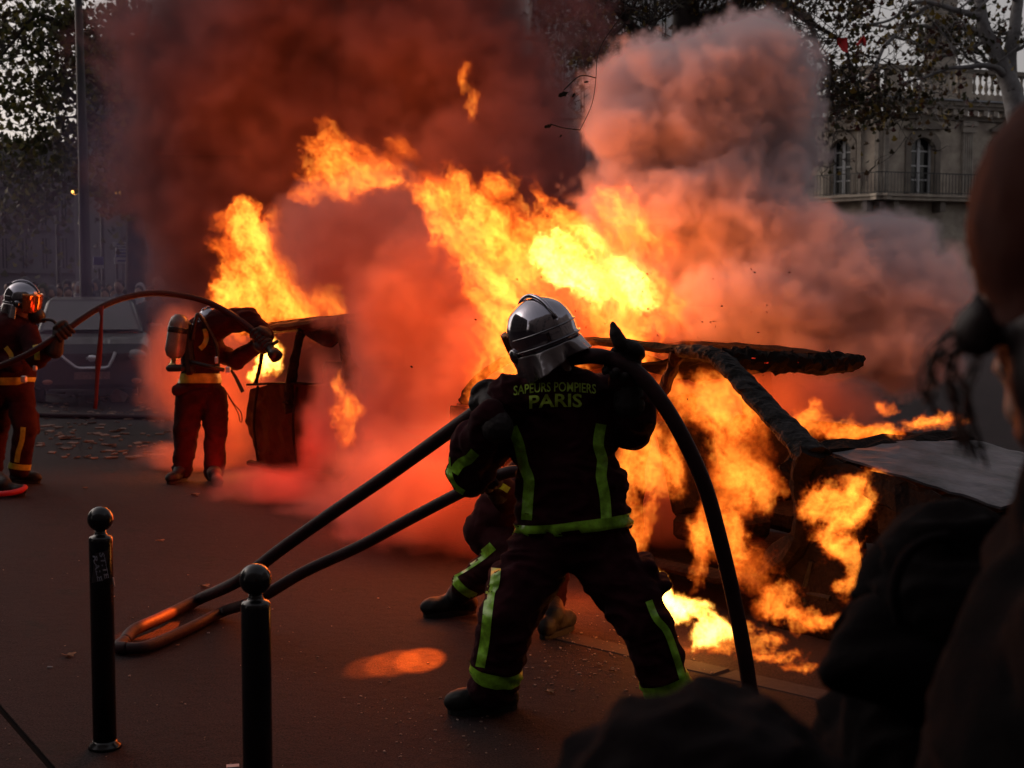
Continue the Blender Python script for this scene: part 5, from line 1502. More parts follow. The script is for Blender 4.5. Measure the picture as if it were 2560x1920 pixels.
# torn sticker wrapped on the shaft
M_STK = principled('dark_sticker', (0.03, 0.022, 0.025), 0.5)
M_STKL = principled('sticker_print', (0.36, 0.35, 0.42), 0.5)
def wrap_cyl(bm, c, rad):
    for v in bm.verts:
        th = v.co.x / rad
        v.co = Vector((c.x + rad * math.sin(th), c.y - rad * math.cos(th), v.co.z))
sz = CAMZ - (1416 - 729) / FPX * 5.0
bm = newbm()
gx = [i / 8 for i in range(9)]
rows = [[bm.verts.new((-0.018 + 0.052 * u + (w - 0.5) * -0.020, 0, sz + 0.052 - w * 0.112 + u * 0.012)) for u in gx] for w in (0, 0.25, 0.5, 0.75, 1)]
for j in range(4):
    for i in range(8): bm.faces.new((rows[j][i], rows[j + 1][i], rows[j + 1][i + 1], rows[j][i + 1]))
wrap_cyl(bm, bt, 0.0436)
stk = bm_obj('sticker', bm, M_STK, br)
def cyl_text(txt, x0, zc, width, height, tilt):
    cu = bpy.data.curves.new('lettering', 'FONT'); cu.body = txt; cu.align_x = 'CENTER'; cu.offset = 0.02; cu.resolution_u = 2
    o = bpy.data.objects.new('tmp', cu); COL.objects.link(o)
    me = bpy.data.meshes.new_from_object(o.evaluated_get(bpy.context.evaluated_depsgraph_get())); bpy.data.objects.remove(o)
    bm = newbm(); bm.from_mesh(me); bpy.data.meshes.remove(me); bmesh.ops.triangulate(bm, faces=bm.faces[:])
    xs = [v.co.x for v in bm.verts]; ys = [v.co.y for v in bm.verts]
    for v in bm.verts:
        u = (v.co.x - min(xs)) / (max(xs) - min(xs)) - 0.5; w = (v.co.y - min(ys)) / (max(ys) - min(ys)) - 0.5
        # reading downwards: rotated a quarter turn clockwise
        v.co = Vector((x0 + w * height + u * tilt, 0, zc - u * width))
    wrap_cyl(bm, bt, 0.0442)
    bm_obj('lettering', bm, M_STKL, stk)
cyl_text('STITE', 0.024, sz + 0.006, 0.098, 0.018, 0.018)
cyl_text('RALE', -0.001, sz - 0.004, 0.094, 0.018, 0.018)
bm = newbm(); box(bm, Vector((bt.x + 0.0465, bt.y - 0.005, sz - 0.062)), (0.004, 0.006, 0.034), Matrix.Rotation(R(-8), 3, 'Y')); bm_obj('torn_paper', bm, principled('paper', (0.5, 0.48, 0.5), 0.8), br)

# ------------------------------------------------------------------ fallen leaves, litter, crumbs
M_LF = principled('dry_leaf', (0.34, 0.17, 0.08), 0.8, vscale=60, color2=(0.20, 0.08, 0.04))
def dead_leaf(px, py, size, label, z=0.0, mat=None):
    p = G(px, py, z); rg = random.Random(px)
    bm = newbm()
    n = 14; ring = []
    for k in range(n):
        t = 2 * math.pi * k / n; r_ = size * (0.55 + 0.45 * abs(math.sin(t * 2.5))) * rg.uniform(0.8, 1.1)
        ring.append(bm.verts.new((r_ * math.cos(t), r_ * 0.8 * math.sin(t), 0.006 + 0.35 * size * abs(math.sin(t + rg.random())))))
    c = bm.verts.new((0, 0, 0.006))
    for k in range(n): bm.faces.new((c, ring[k], ring[(k + 1) % n]))
    bmesh.ops.translate(bm, verts=bm.verts[:], vec=p)
    o = bm_obj('fallen_leaf', bm, mat or M_LF)
    md = o.modifiers.new('thick', 'SOLIDIFY'); md.thickness = 0.0012
    tag(o, label, 'leaf', 'fallen leaves on the asphalt')
dead_leaf(172, 1642, 0.036, 'curled orange brown leaf left of the further bollard')
dead_leaf(400, 1355, 0.034, 'dull leaf on the pavement right of the bollard ball')
dead_leaf(512, 1469, 0.036, 'reddish flattened leaf between the two bollards')
dead_leaf(487, 1240, 0.05, 'bright orange leaf lying before the spraying firefighter', RZ)
dead_leaf(444, 1616, 0.012, 'small reddish leaf scrap just under the hose loop')
dead_leaf(1374, 1733, 0.028, 'pale crumpled leaf between the legs of the main firefighter')
dead_leaf(212, 1222, 0.03, 'tiny glowing leaf right of the left firefighter boot', RZ)
dead_leaf(1498, 1666, 0.020, 'flat orange leaf under the spread legs of the main firefighter')
dead_leaf(1532, 1680, 0.022, 'dark curled leaf right of the flat orange one')
bm = newbm(); p = G(125, 1671); box(bm, p + Vector((0, 0, 0.006)), (0.026, 0.007, 0.007), bevel=0.002); tag(bm_obj('cigarette_end', bm, M_SIGN_W), 'white cigarette end on the pavement left of the further bollard', 'litter')
bm = newbm(); p = G(582, 1917); box(bm, p + Vector((0, 0, 0.003)), (0.045, 0.03, 0.004), Matrix.Rotation(0.2, 3, 'Z')); tag(bm_obj('paper_scrap', bm, M_SIGN_W), 'scrap of white paper at the foot of the nearer bollard', 'litter')
bm = newbm(); p = G(521, 1584); box(bm, p + Vector((0, 0, 0.004)), (0.014, 0.005, 0.005)); tag(bm_obj('cigarette_end', bm, M_SIGN_W), 'tiny white stub below the hose between the bollards', 'litter')

rg = random.Random(77); bm = newbm()
for i in range(620):
    if i < 330: px, py = rg.gauss(1480, 110), rg.gauss(1650, 55)
    elif i < 430: px, py = rg.uniform(860, 1250), rg.uniform(1740, 1900)
    else: px, py = rg.uniform(0, 1900), rg.uniform(1320, 1915)
    q = G(px, min(max(py, 1330), 1915))
    if (q - K1).dot(kn) < kw: q.z = RZ if (q - K1).dot(kn) < 0 else 0.0
    s = rg.choice((0.0015, 0.002, 0.003, 0.004, 0.005, 0.008)) * (0.75 if py > 1740 else 1.0) 
    box(bm, q + Vector((0, 0, s * 0.35)), (s * rg.uniform(0.8, 2.2), s, s * 0.6), Matrix.Rotation(rg.uniform(0, 3), 3, 'Z'))
tag(bm_obj('debris', bm, principled('pale_crumbs', (0.30, 0.22, 0.18), 0.8, var=0.6, vscale=7)), 'scattered pale crumbs of glass and grit on the pavement', 'debris', kind='stuff')
rg = random.Random(5); bm = newbm()
for i in range(260):
    q = G(rg.uniform(100, 520), rg.uniform(985, 1150), RZ); s = rg.uniform(0.02, 0.07)
    box(bm, q + Vector((0, 0, 0.01)), (s * 1.8, s, 0.012), Matrix.Rotation(rg.uniform(0, 3), 3, 'Z') @ Matrix.Rotation(rg.uniform(-.3, .3), 3, 'X'))
tag(bm_obj('street_litter', bm, principled('street_leaves', (0.22, 0.14, 0.11), 0.9, var=0.6, vscale=3)), 'leaves and litter strewn over the far road by the parked car', 'litter', kind='stuff')
# flakes of soot in the air
rg = random.Random(12)
bm = newbm()
for i in range(70):
    p = P(rg.gauss(1640, 190), rg.gauss(800, 90), rg.uniform(6.4, 7.4)); s = rg.uniform(0.002, 0.006)
    box(bm, p, (s * 2.0, s, s * 0.8), Matrix.Rotation(rg.uniform(0, 3), 3, 'X') @ Matrix.Rotation(rg.uniform(0, 3), 3, 'Y'))
tag(bm_obj('soot_flakes', bm, M_CHAR), 'tiny black soot flakes floating in front of the flames', 'soot', kind='stuff')
for px, py, s, lab in ((1029, 917, 0.013, 'single black ember flake drifting left of the chrome helmet'), (1189, 799, 0.012, 'small black flake hanging left of the helmet in the flames'), (1213, 393, 0.0, '')):
    if s:
        bm = newbm(); box(bm, P(px, py, 6.6), (s, 0.004, s * 0.6), Matrix.Rotation(R(30), 3, 'Y'), bevel=0.002); tag(bm_obj('ember_flake', bm, M_CHAR), lab, 'flake')

# twig with big leaves in front of the smoke, red flags in the tree
tw = thing('twig', 'bare twig with two large dark leaves hanging before the smoke', 'twig', P(1400, 300, 7.2))
bm = newbm(); tube(bm, catmull([P(1490, 195, 7.3), P(1450, 190, 7.2), P(1410, 225, 7.2)], 5), 0.003, 6); tube(bm, catmull([P(1450, 325, 7.3), P(1410, 320, 7.2), P(1375, 310, 7.2)], 5), 0.003, 6)
tube(bm, catmull([P(1490, 195, 7.3), P(1500, 120, 7.35), P(1560, 30, 7.4), P(1640, -90, 7.6)], 5), 0.002, 6); tube(bm, catmull([P(1450, 325, 7.3), P(1480, 260, 7.3), P(1490, 195, 7.3)], 5), 0.002, 6)
pass
bm_obj('stem', bm, M_BARK_D, tw)
for px, py, s, a in ((1408, 236, 0.030, 0.6), (1466, 205, 0.014, 0.3), (1434, 238, 0.014, 1.8), (1370, 316, 0.022, 0.4), (1402, 340, 0.010, 1.2)):
    bm = newbm(); c = P(px, py, 7.2)
    sh = [(-1, 0), (-0.6, 0.42), (-0.1, 0.35), (0.1, 0.55), (0.5, 0.3), (1, 0.05), (0.55, -0.25), (0.3, -0.5), (-0.1, -0.3), (-0.6, -0.35)]
    v = [bm.verts.new(c + Matrix.Rotation(a * -0.6, 3, 'Y') @ Vector((x * s, 0.25 * s * x * y, y * s))) for x, y in sh]
    bm.faces.new(v); o = bm_obj('leaf', bm, M_LEAF_A, tw); md = o.modifiers.new('t', 'SOLIDIFY'); md.thickness = 0.001
M_FLAG = principled('red_flag_cloth', (0.50, 0.015, 0.02), 0.8)
for pts, lab in (([(2092, 96), (2118, 94), (2120, 132), (2108, 130), (2094, 112)], 'left red cloth caught among the tree branches'), ([(2140, 112), (2160, 88), (2166, 104), (2164, 120), (2156, 106), (2146, 114)], 'right red cloth folded to a point among the branches')):
    bm = newbm(); v = [bm.verts.new(P(x, y, 22.6 + 0.1 * math.sin(i * 2))) for i, (x, y) in enumerate(pts)]; bm.faces.new(v); o = bm_obj('red_flag', bm, M_FLAG); md = o.modifiers.new('t', 'SOLIDIFY'); md.thickness = 0.01
    tag(o, lab, 'flag')

# ------------------------------------------------------------------ spectators close to the camera
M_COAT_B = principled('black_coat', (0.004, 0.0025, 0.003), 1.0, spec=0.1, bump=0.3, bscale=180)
M_COAT_G = principled('charcoal_coat', (0.006, 0.0035, 0.0045), 1.0, spec=0.1, bump=0.4, bscale=160)
M_KNIT = principled('rust_nylon', (0.040, 0.007, 0.003), 0.8, spec=0.12, bump=0.08, bscale=60)
M_HAIRD = principled('brown_hair', (0.018, 0.008, 0.008), 0.6)

def spectator(head, d, sx, label, coat, hood, look=Vector((0, 1, 0)), hs=1.0, face=None):
    """standing figure built down from the head centre to the pavement"""
    c = P(head[0], head[1], d)
    root = thing('person', label, 'person', (c.x, c.y, 0))
    zn = c.z - 0.20 * hs
    bm = newbm()
    sh = zn - 0.06
    lk = Vector((look.x, look.y, 0)).normalized(); sv = Vector((lk.y, -lk.x, 0))
    rot = Matrix((sv, lk, Vector((0, 0, 1)))).transposed()
    def Q(x, y, z): return Vector((c.x, c.y, 0)) + sv * x + lk * y + Vector((0, 0, z))
    ellipsoid(bm, Q(0, 0, sh - 0.16), (0.20, 0.14, 0.26), rot); ellipsoid(bm, Q(0, 0, sh - 0.45), (0.18, 0.14, 0.28), rot)
    capsule(bm, Q(-0.15, 0, sh), Q(0.15, 0, sh), 0.085, 0.085); capsule(bm, Q(0, 0, zn - 0.05), Q(0, 0, zn + 0.04), 0.085, 0.07)
    for s in (-1, 1):
        capsule(bm, Q(s * 0.20, 0, sh - 0.01), Q(s * 0.24, 0.02, sh - 0.30), 0.075, 0.06)
        capsule(bm, Q(s * 0.24, 0.02, sh - 0.30), Q(s * 0.19, 0.17, sh - 0.48), 0.058, 0.045)
    skin_of('coat', bm, coat, root, voxel=0.010, smooth_it=6, amp=0.008, freq=9, seed=d * 3)
    hip = sh - 0.62
    bm = newbm(); ellipsoid(bm, Q(0, 0, hip), (0.165, 0.12, 0.12), rot)
    for s in (-1, 1):
        capsule(bm, Q(s * 0.09, 0, hip), Q(s * 0.10, 0.03, hip * 0.52), 0.088, 0.065); capsule(bm, Q(s * 0.10, 0.03, hip * 0.52), Q(s * 0.10, 0, 0.09), 0.064, 0.045)
    skin_of('trousers', bm, M_COAT_B, root, voxel=0.02, smooth_it=4, amp=0.006, freq=7)
    for s in (-1, 1): boot(Q(s * 0.10, 0, 0.0), look, Q(s * 0.10, 0, 0.2), root)
    for s in (-1, 1):
        w = Q(s * 0.18, 0.19, sh - 0.50); bm = newbm()
        def H(x, y, z): return w + sv * x + lk * y + Vector((0, 0, z))
        ellipsoid(bm, H(0, 0.04, -0.03), (0.042, 0.035, 0.048))
        for i in range(4): capsule(bm, H(s * (0.02 - i * 0.017), 0.06, -0.05), H(s * (0.02 - i * 0.017), 0.08 - 0.003 * i, -0.10 - 0.006 * (i in (1, 2))), 0.010, 0.008, 8)
        capsule(bm, H(-s * 0.035, 0.03, -0.02), H(-s * 0.05, 0.07, -0.055), 0.012, 0.009, 8)
        skin_of('hand', bm, M_SKIN, root, voxel=0.006, smooth_it=2, amp=0)
    face_head(c, look, Vector((0, 0, 1)), root, face or M_SKIN, hs)
    if hood:
        bm = newbm(); ellipsoid(bm, c + Vector((0, 0.0, 0.01)) - look * 0.03, (sx, sx * 1.25, hood)); ellipsoid(bm, c + Vector((0, -0.02, -0.15 * hs)), (sx * 1.15, 0.13, 0.09))
        capsule(bm, c + Vector((-sx * 0.55, 0.03, -0.13)), c + Vector((sx * 0.55, 0.03, -0.13)), 0.06, 0.06)
        skin_of('hood', bm, coat, root, voxel=0.006, smooth_it=3, amp=0.016, freq=12, seed=d)
    return root, c

# right edge: tall person in a rust knitted cap, loose curls
sa, ca = spectator((2795, 735), 1.06, 0.105, 'tall dark spectator at the right edge in a rust cap with loose curls', M_COAT_B, 0, look=Vector((-0.97, 0.25, 0)))
bm = newbm(); ellipsoid(bm, ca + Vector((0, 0, 0.055)), (0.113, 0.125, 0.125)); ellipsoid(bm, ca + Vector((0.005, -0.02, -0.02)), (0.104, 0.10, 0.10)); 
skin_of('knitted_cap', bm, M_KNIT, sa, voxel=0.008, smooth_it=5, amp=0.002, freq=20)
bm = newbm(); ellipsoid(bm, ca + Vector((0.0, -0.05, -0.06)), (0.10, 0.07, 0.12)); ellipsoid(bm, P(2440, 820, 1.03), (0.016, 0.02, 0.024)); ellipsoid(bm, ca + Vector((0.02, -0.06, -0.18)), (0.105, 0.07, 0.12))
skin_of('hair', bm, M_HAIRD, sa, voxel=0.008, smooth_it=4, amp=0.004, freq=20)
bm = newbm()
for k, pts in enumerate(([(2440, 800), (2380, 840), (2335, 880), (2318, 930), (2315, 985), (2335, 1040)], [(2440, 810), (2400, 870), (2370, 900), (2385, 950), (2412, 1000), (2420, 1080), (2450, 1130)], [(2450, 820), (2405, 850), (2375, 920), (2372, 970), (2400, 1020), (2396, 1080), (2410, 1140)],
                         [(2430, 830), (2360, 870), (2330, 920), (2335, 960), (2322, 1010)], [(2460, 880), (2430, 940), (2425, 990), (2440, 1050), (2432, 1100), (2450, 1160)])):
    for q in range(5):
        r3 = random.Random(k * 7 + q)
        tube(bm, catmull([P(x + r3.uniform(-20, 20), y + r3.uniform(-12, 12), 1.03 + 0.012 * q) for x, y in pts], 6), 0.0010, 6)
bm_obj('curls', bm, M_HAIRD, sa, smooth=True)
# hooded person lower right, and another right in front
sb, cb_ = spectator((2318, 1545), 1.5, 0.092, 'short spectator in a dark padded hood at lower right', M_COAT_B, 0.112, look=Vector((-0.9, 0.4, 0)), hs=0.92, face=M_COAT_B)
bm = newbm(); tube(bm, catmull([P(2248, 1560, 1.40), P(2236, 1470, 1.395), P(2262, 1395, 1.40), P(2320, 1350, 1.41), P(2395, 1340, 1.43)], 8), 0.006, 8); bm_obj('hood_seam', bm, M_COAT_G, sb, smooth=True)
bm = newbm(); capsule(bm, P(2105, 1660, 1.42), P(2200, 1600, 1.45), 0.022, 0.05); capsule(bm, P(2090, 1680, 1.40), P(2330, 1680, 1.42), 0.02, 0.05); skin_of('scarf', bm, M_COAT_B, sb, voxel=0.008, smooth_it=4, amp=0.003, freq=20)
spectator((1735, 2140), 1.0, 0.112, 'hooded spectator just below the camera, only the blurred dark hood showing', M_COAT_G, 0.112, hs=0.8)
# ------------------------------------------------------------------ smoke and flames: voxel volumes written as field maths
class Fd:
    """a field value in a geometry node tree"""
    def __init__(s, nt, sock): s.nt, s.s = nt, sock
    def _op(s, op, *a, clamp=False):
        n = s.nt.nodes.new('ShaderNodeMath'); n.operation = op; n.use_clamp = clamp
        for i, x in enumerate((s,) + a):
            if isinstance(x, Fd): s.nt.links.new(x.s, n.inputs[i])
            else: n.inputs[i].default_value = float(x)
        return Fd(s.nt, n.outputs[0])
    def __add__(s, o): return s._op('ADD', o)
    __radd__ = __add__
    def __sub__(s, o): return s._op('SUBTRACT', o)
    def __rsub__(s, o): return (s * -1.0) + o
    def __mul__(s, o): return s._op('MULTIPLY', o)
    __rmul__ = __mul__
    def max(s, o): return s._op('MAXIMUM', o)
    def min(s, o): return s._op('MINIMUM', o)
    def smax(s, o, k): return s._op('SMOOTH_MAX', o, k)
    def abs(s): return s._op('ABSOLUTE')
    def pow(s, o): return s._op('POWER', o)
    def clamp(s): return s._op('ADD', 0.0, clamp=True)
    def sqrt(s): return s._op('SQRT')
    def gt(s, o): return s._op('GREATER_THAN', o)

class Vc:
    def __init__(s, nt, sock): s.nt, s.s = nt, sock
    def _vm(s, op, *a):
        n = s.nt.nodes.new('ShaderNodeVectorMath'); n.operation = op
        s.nt.links.new(s.s, n.inputs[0])
        for i, x in enumerate(a):
            if isinstance(x, Vc): s.nt.links.new(x.s, n.inputs[i + 1])
            else: n.inputs[i + 1].default_value = tuple(x)
        return n
    def sub(s, o): return Vc(s.nt, s._vm('SUBTRACT', o).outputs[0])
    def add(s, o): return Vc(s.nt, s._vm('ADD', o).outputs[0])
    def mul(s, o): return Vc(s.nt, s._vm('MULTIPLY', o).outputs[0])
    def scale(s, f):
        n = s.nt.nodes.new('ShaderNodeVectorMath'); n.operation = 'SCALE'
        s.nt.links.new(s.s, n.inputs[0])
        if isinstance(f, Fd): s.nt.links.new(f.s, n.inputs['Scale'])
        else: n.inputs['Scale'].default_value = f
        return Vc(s.nt, n.outputs[0])
    def length(s): return Fd(s.nt, s._vm('LENGTH').outputs['Value'])
    def dot(s, o): return Fd(s.nt, s._vm('DOT_PRODUCT', o).outputs['Value'])
    def xyz(s):
        n = s.nt.nodes.new('ShaderNodeSeparateXYZ'); s.nt.links.new(s.s, n.inputs[0])
        return [Fd(s.nt, n.outputs[i]) for i in range(3)]
    def noise(s, scale, detail=4.0, rough=0.55, color=False, lac=2.0):
        n = s.nt.nodes.new('ShaderNodeTexNoise')
        n.inputs['Scale'].default_value = scale
        n.inputs['Detail'].default_value = detail
        n.inputs['Roughness'].default_value = rough
        n.inputs['Lacunarity'].default_value = lac
        s.nt.links.new(s.s, n.inputs['Vector'])
        if color: return Vc(s.nt, n.outputs['Color'])
        return Fd(s.nt, n.outputs[0])

def vol_object(name, bmin, bmax, vox, fn, mat, label, cat, group=None, kind=None):
    nt = bpy.data.node_groups.new(name + '_field', 'GeometryNodeTree')
    nt.interface.new_socket('Geometry', in_out='INPUT', socket_type='NodeSocketGeometry')
    nt.interface.new_socket('Geometry', in_out='OUTPUT', socket_type='NodeSocketGeometry')
    gin = nt.nodes.new('NodeGroupInput'); gout = nt.nodes.new('NodeGroupOutput')
    vc = nt.nodes.new('GeometryNodeVolumeCube')
    c = (Vector(bmin) + Vector(bmax)) / 2
    vc.inputs['Min'].default_value = Vector(bmin) - c
    vc.inputs['Max'].default_value = Vector(bmax) - c
    for ax, k in zip('XYZ', range(3)):
        vc.inputs['Resolution ' + ax].default_value = max(2, int(round((bmax[k] - bmin[k]) / vox)))
    vc.inputs['Background'].default_value = 0.0
    pos = nt.nodes.new('GeometryNodeInputPosition')
    p = Vc(nt, pos.outputs[0]).add(c)
    d = fn(p)
    nt.links.new(d.s, vc.inputs['Density'])
    sm = nt.nodes.new('GeometryNodeSetMaterial')
    sm.inputs['Material'].default_value = mat
    nt.links.new(vc.outputs[0], sm.inputs[0])
    nt.links.new(sm.outputs[0], gout.inputs[0])
    vd = bpy.data.volumes.new(name)
    vd.materials.append(mat)
    o = bpy.data.objects.new(name, vd)
    COL.objects.link(o)
    o.location = c
    md = o.modifiers.new('field', 'NODES')
    md.node_group = nt
    return tag(o, label, cat, group, kind)

def blob_field(p, blobs):
    """union of soft ellipsoids; blobs: (centre, (rx, ry, rz)); 1 in the centre, 0 on the surface, negative outside"""
    f = None
    for c, r in blobs:
        q = p.sub(c).mul((1.0 / r[0], 1.0 / r[1], 1.0 / r[2]))
        v = 1.0 - q.length()
        f = v if f is None else f.smax(v, 0.15)
    return f

def PB(px, py, d, rx, ry, rd):
    """blob from photo pixel position and pixel radii at distance d, radius rd in depth"""
    return (P(px, py, d), (rx / FPX * d, rd, ry / FPX * d))

def smoke_mat(name, color, aniso=0.0, dens=1.0, absorb=None):
    m = bpy.data.materials.new(name)
    m.use_nodes = True
    nt = m.node_tree
    nt.nodes.clear()
    out = nt.nodes.new('ShaderNodeOutputMaterial')
    v = nt.nodes.new('ShaderNodeVolumePrincipled')
    v.inputs['Color'].default_value = (*color, 1)
    v.inputs['Density'].default_value = dens
    v.inputs['Anisotropy'].default_value = aniso
    v.inputs['Density Attribute'].default_value = 'density'
    if absorb: v.inputs['Absorption Color'].default_value = (*absorb, 1)
    nt.links.new(v.outputs[0], out.inputs['Volume'])
    return m

def flame_mat(name, strength, stops, absorb=1.5):
    """emission by the heat stored in the grid"""
    m = bpy.data.materials.new(name)
    m.use_nodes = True
    nt = m.node_tree
    nt.nodes.clear()
    out = nt.nodes.new('ShaderNodeOutputMaterial')
    v = nt.nodes.new('ShaderNodeVolumePrincipled')
    v.inputs['Color'].default_value = (0.3, 0.12, 0.05, 1)
    v.inputs['Density'].default_value = absorb
    at = nt.nodes.new('ShaderNodeAttribute')
    at.attribute_name = 'density'
    cr = nt.nodes.new('ShaderNodeValToRGB')
    els = cr.color_ramp.elements
    els[0].position, els[0].color = stops[0][0], (*stops[0][1], 1)
    els[1].position, els[1].color = stops[-1][0], (*stops[-1][1], 1)
    for ps, col in stops[1:-1]:
        e = els.new(ps); e.color = (*col, 1)
    mu = nt.nodes.new('ShaderNodeMath'); mu.operation = 'POWER'; mu.inputs[1].default_value = 2.0
    ms = nt.nodes.new('ShaderNodeMath'); ms.operation = 'MULTIPLY'; ms.inputs[1].default_value = strength
    nt.links.new(at.outputs['Fac'], cr.inputs[0])
    nt.links.new(at.outputs['Fac'], mu.inputs[0])
    nt.links.new(mu.outputs[0], ms.inputs[0])
    nt.links.new(cr.outputs[0], v.inputs['Emission Color'])
    nt.links.new(ms.outputs[0], v.inputs['Emission Strength'])
    nt.links.new(v.outputs[0], out.inputs['Volume'])
    return m

FLAME_STOPS = [(0.0, (1.0, 0.05, 0.004)), (0.25, (1.0, 0.11, 0.008)), (0.6, (1.0, 0.165, 0.012)), (1.0, (1.0, 0.29, 0.03))]
HOT_STOPS = [(0.0, (1.0, 0.14, 0.01)), (0.35, (1.0, 0.30, 0.022)), (1.0, (1.0, 0.60, 0.12))]
MF = flame_mat('flame_fire', 19.0, FLAME_STOPS)
MF_DIM = flame_mat('flame_fire_dim', 12.0, FLAME_STOPS)
MF_HOT = flame_mat('flame_fire_hot', 50.0, HOT_STOPS)

def flame_field(blobs, flow=(0, 0, 1), freq=7.0, warp=0.22, stretch=0.25, thresh=0.0, edge=0.5, seedv=(0, 0, 0), gain=1.0):
    """wispy tongues: stretched, warped, ridged noise cut by the union of ellipsoids"""
    fl = Vector(flow).normalized()
    freq = freq * 1.3; k = freq / 7.5
    def fn(p):
        nt = p.nt
        ps = p.add(seedv)
        w = ps.noise(1.7 * k, 2.0, 0.5, color=True).sub((0.5, 0.5, 0.5)).scale(warp * 2 / k)
        w2 = ps.noise(7.0 * k, 3.0, 0.65, color=True).sub((0.5, 0.5, 0.5)).scale(warp * 1.0 / k)
        def squash(v):
            along = v.dot(fl)
            n = nt.nodes.new('ShaderNodeVectorMath'); n.operation = 'SCALE'
            n.inputs[0].default_value = tuple(fl)
            nt.links.new((along * (stretch - 1.0)).s, n.inputs['Scale'])
            return v.add(Vc(nt, n.outputs[0]))
        pw = p.add(w).add(w2)
        q = squash(pw.add(seedv))
        base = blob_field(pw, blobs)
        n1 = q.noise(freq * 1.5, 3.0, 0.6)
        n2 = q.noise(freq * 0.5, 3.0, 0.6)
        n3 = q.add((3.3, 1.7, 5.1)).noise(freq * 3.6, 3.0, 0.6)
        ridge = (1.0 - ((n1 - 0.5).abs() * 8.0)).clamp()
        ridge3 = (1.0 - ((n3 - 0.5).abs() * 7.0)).clamp()
        body = (base * 3.0 + (n2 - 0.5) * 5.5 * edge + (n1 - 0.5) * 5.0 + (n3 - 0.5) * 3.5 - thresh)
        body = (body * 1.7).clamp()
        patch = ((n2 - 0.36) * 4.0).clamp()
        heat = body * (0.07 + 0.72 * ridge * (0.3 + 0.7 * patch) + 0.62 * ridge3 * (0.35 + 0.65 * patch) + 0.06 * patch)
        return (heat * gain).clamp()
    return fn

def fire_light(px, py, d, power, radius=0.25, color=(1.0, 0.20, 0.030)):
    ld = bpy.data.lights.new('fire_glow', 'POINT')
    ld.energy = power
    ld.shadow_soft_size = radius
    ld.color = color
    o = bpy.data.objects.new('fire_glow', ld)
    COL.objects.link(o)
    o.location = P(px, py, d)
    return o

def bounds(blobs, pad=0.25):
    lo = [min(c[k] - r[k] for c, r in blobs) - pad for k in range(3)]
    hi = [max(c[k] + r[k] for c, r in blobs) + pad for k in range(3)]
    return lo, hi

def make_flame(blobs, mat, vox, label, flow=(0, 0, 1), pad=0.12, **kw):
    lo, hi = bounds(blobs, pad)
    return vol_object('flame', lo, hi, vox, flame_field(blobs, flow, **kw), mat, label, 'flame', 'flames of the burning cars')

UPL = (-0.62, 0, 0.78)
# --- main fire rising behind the helmet
make_flame([PB(1480, 790, 8.3, 230, 160, 0.16), PB(1330, 680, 8.3, 190, 170, 0.15), PB(1510, 640, 8.3, 185, 150, 0.16), PB(1260, 740, 8.4, 110, 130, 0.1),
            PB(1230, 570, 8.4, 200, 115, 0.13), PB(1130, 490, 8.4, 120, 75, 0.12), PB(1530, 540, 8.3, 60, 70, 0.10),
            PB(1240, 880, 8.3, 90, 160, 0.14), PB(1600, 740, 8.3, 90, 80, 0.12), PB(1240, 450, 8.4, 50, 50, 0.1)],
           MF, 0.013, 'largest flame, blown up to the left behind the chrome helmet', flow=UPL, edge=0.62, freq=6.5, pad=0.15)
make_flame([PB(1430, 640, 8.1, 90, 70, 0.1), PB(1500, 720, 8.1, 120, 55, 0.1), PB(1590, 760, 8.1, 60, 45, 0.08)],
           MF_HOT, 0.013, 'yellow white core of the fire above the helmet', flow=UPL, edge=0.5, freq=8)
make_flame([PB(880, 420, 8.4, 125, 72, 0.12), PB(980, 380, 8.4, 62, 62, 0.09), PB(790, 475, 8.4, 60, 34, 0.08), PB(1040, 455, 8.4, 80, 48, 0.1), PB(820, 370, 8.4, 50, 50, 0.08)],
           MF, 0.013, 'torn off sheet of flame flying highest left of the main fire', flow=(-0.8, 0, 0.5), edge=0.5, freq=6.5)
make_flame([PB(1175, 200, 8.5, 20, 45, 0.08), PB(1195, 265, 8.5, 22, 42, 0.08)], MF_DIM, 0.016, 'lone dim tongue of flame high in the dark smoke', flow=(0, 0, 1), edge=0.3, freq=7)
# --- left fire above the small wreck
make_flame([PB(640, 720, 12.5, 125, 110, 0.22), PB(610, 620, 12.5, 80, 100, 0.16), PB(575, 535, 12.5, 70, 40, 0.14), PB(760, 765, 12.5, 110, 75, 0.2), PB(660, 590, 12.5, 50, 60, 0.12), PB(700, 680, 12.5, 80, 80, 0.15)],
           MF, 0.018, 'orange flame rising from the roof of the smaller wreck', flow=(-0.4, 0, 0.9), edge=0.5, freq=5.0)
make_flame([PB(672, 895, 12.7, 34, 50, 0.12), PB(640, 925, 12.7, 8, 22, 0.1)], MF_HOT, 0.016, 'bright flame inside the window of the smaller wreck', flow=(0.1, 0, 1), edge=0.25, freq=7)
make_flame([PB(858, 1020, 8.7, 38, 44, 0.10), PB(866, 1075, 8.7, 24, 40, 0.08), PB(850, 965, 8.7, 14, 36, 0.06)], MF, 0.010, 'small separate yellow flame right of the smaller wreck', flow=(-0.15, 0, 1), edge=0.35, freq=9)
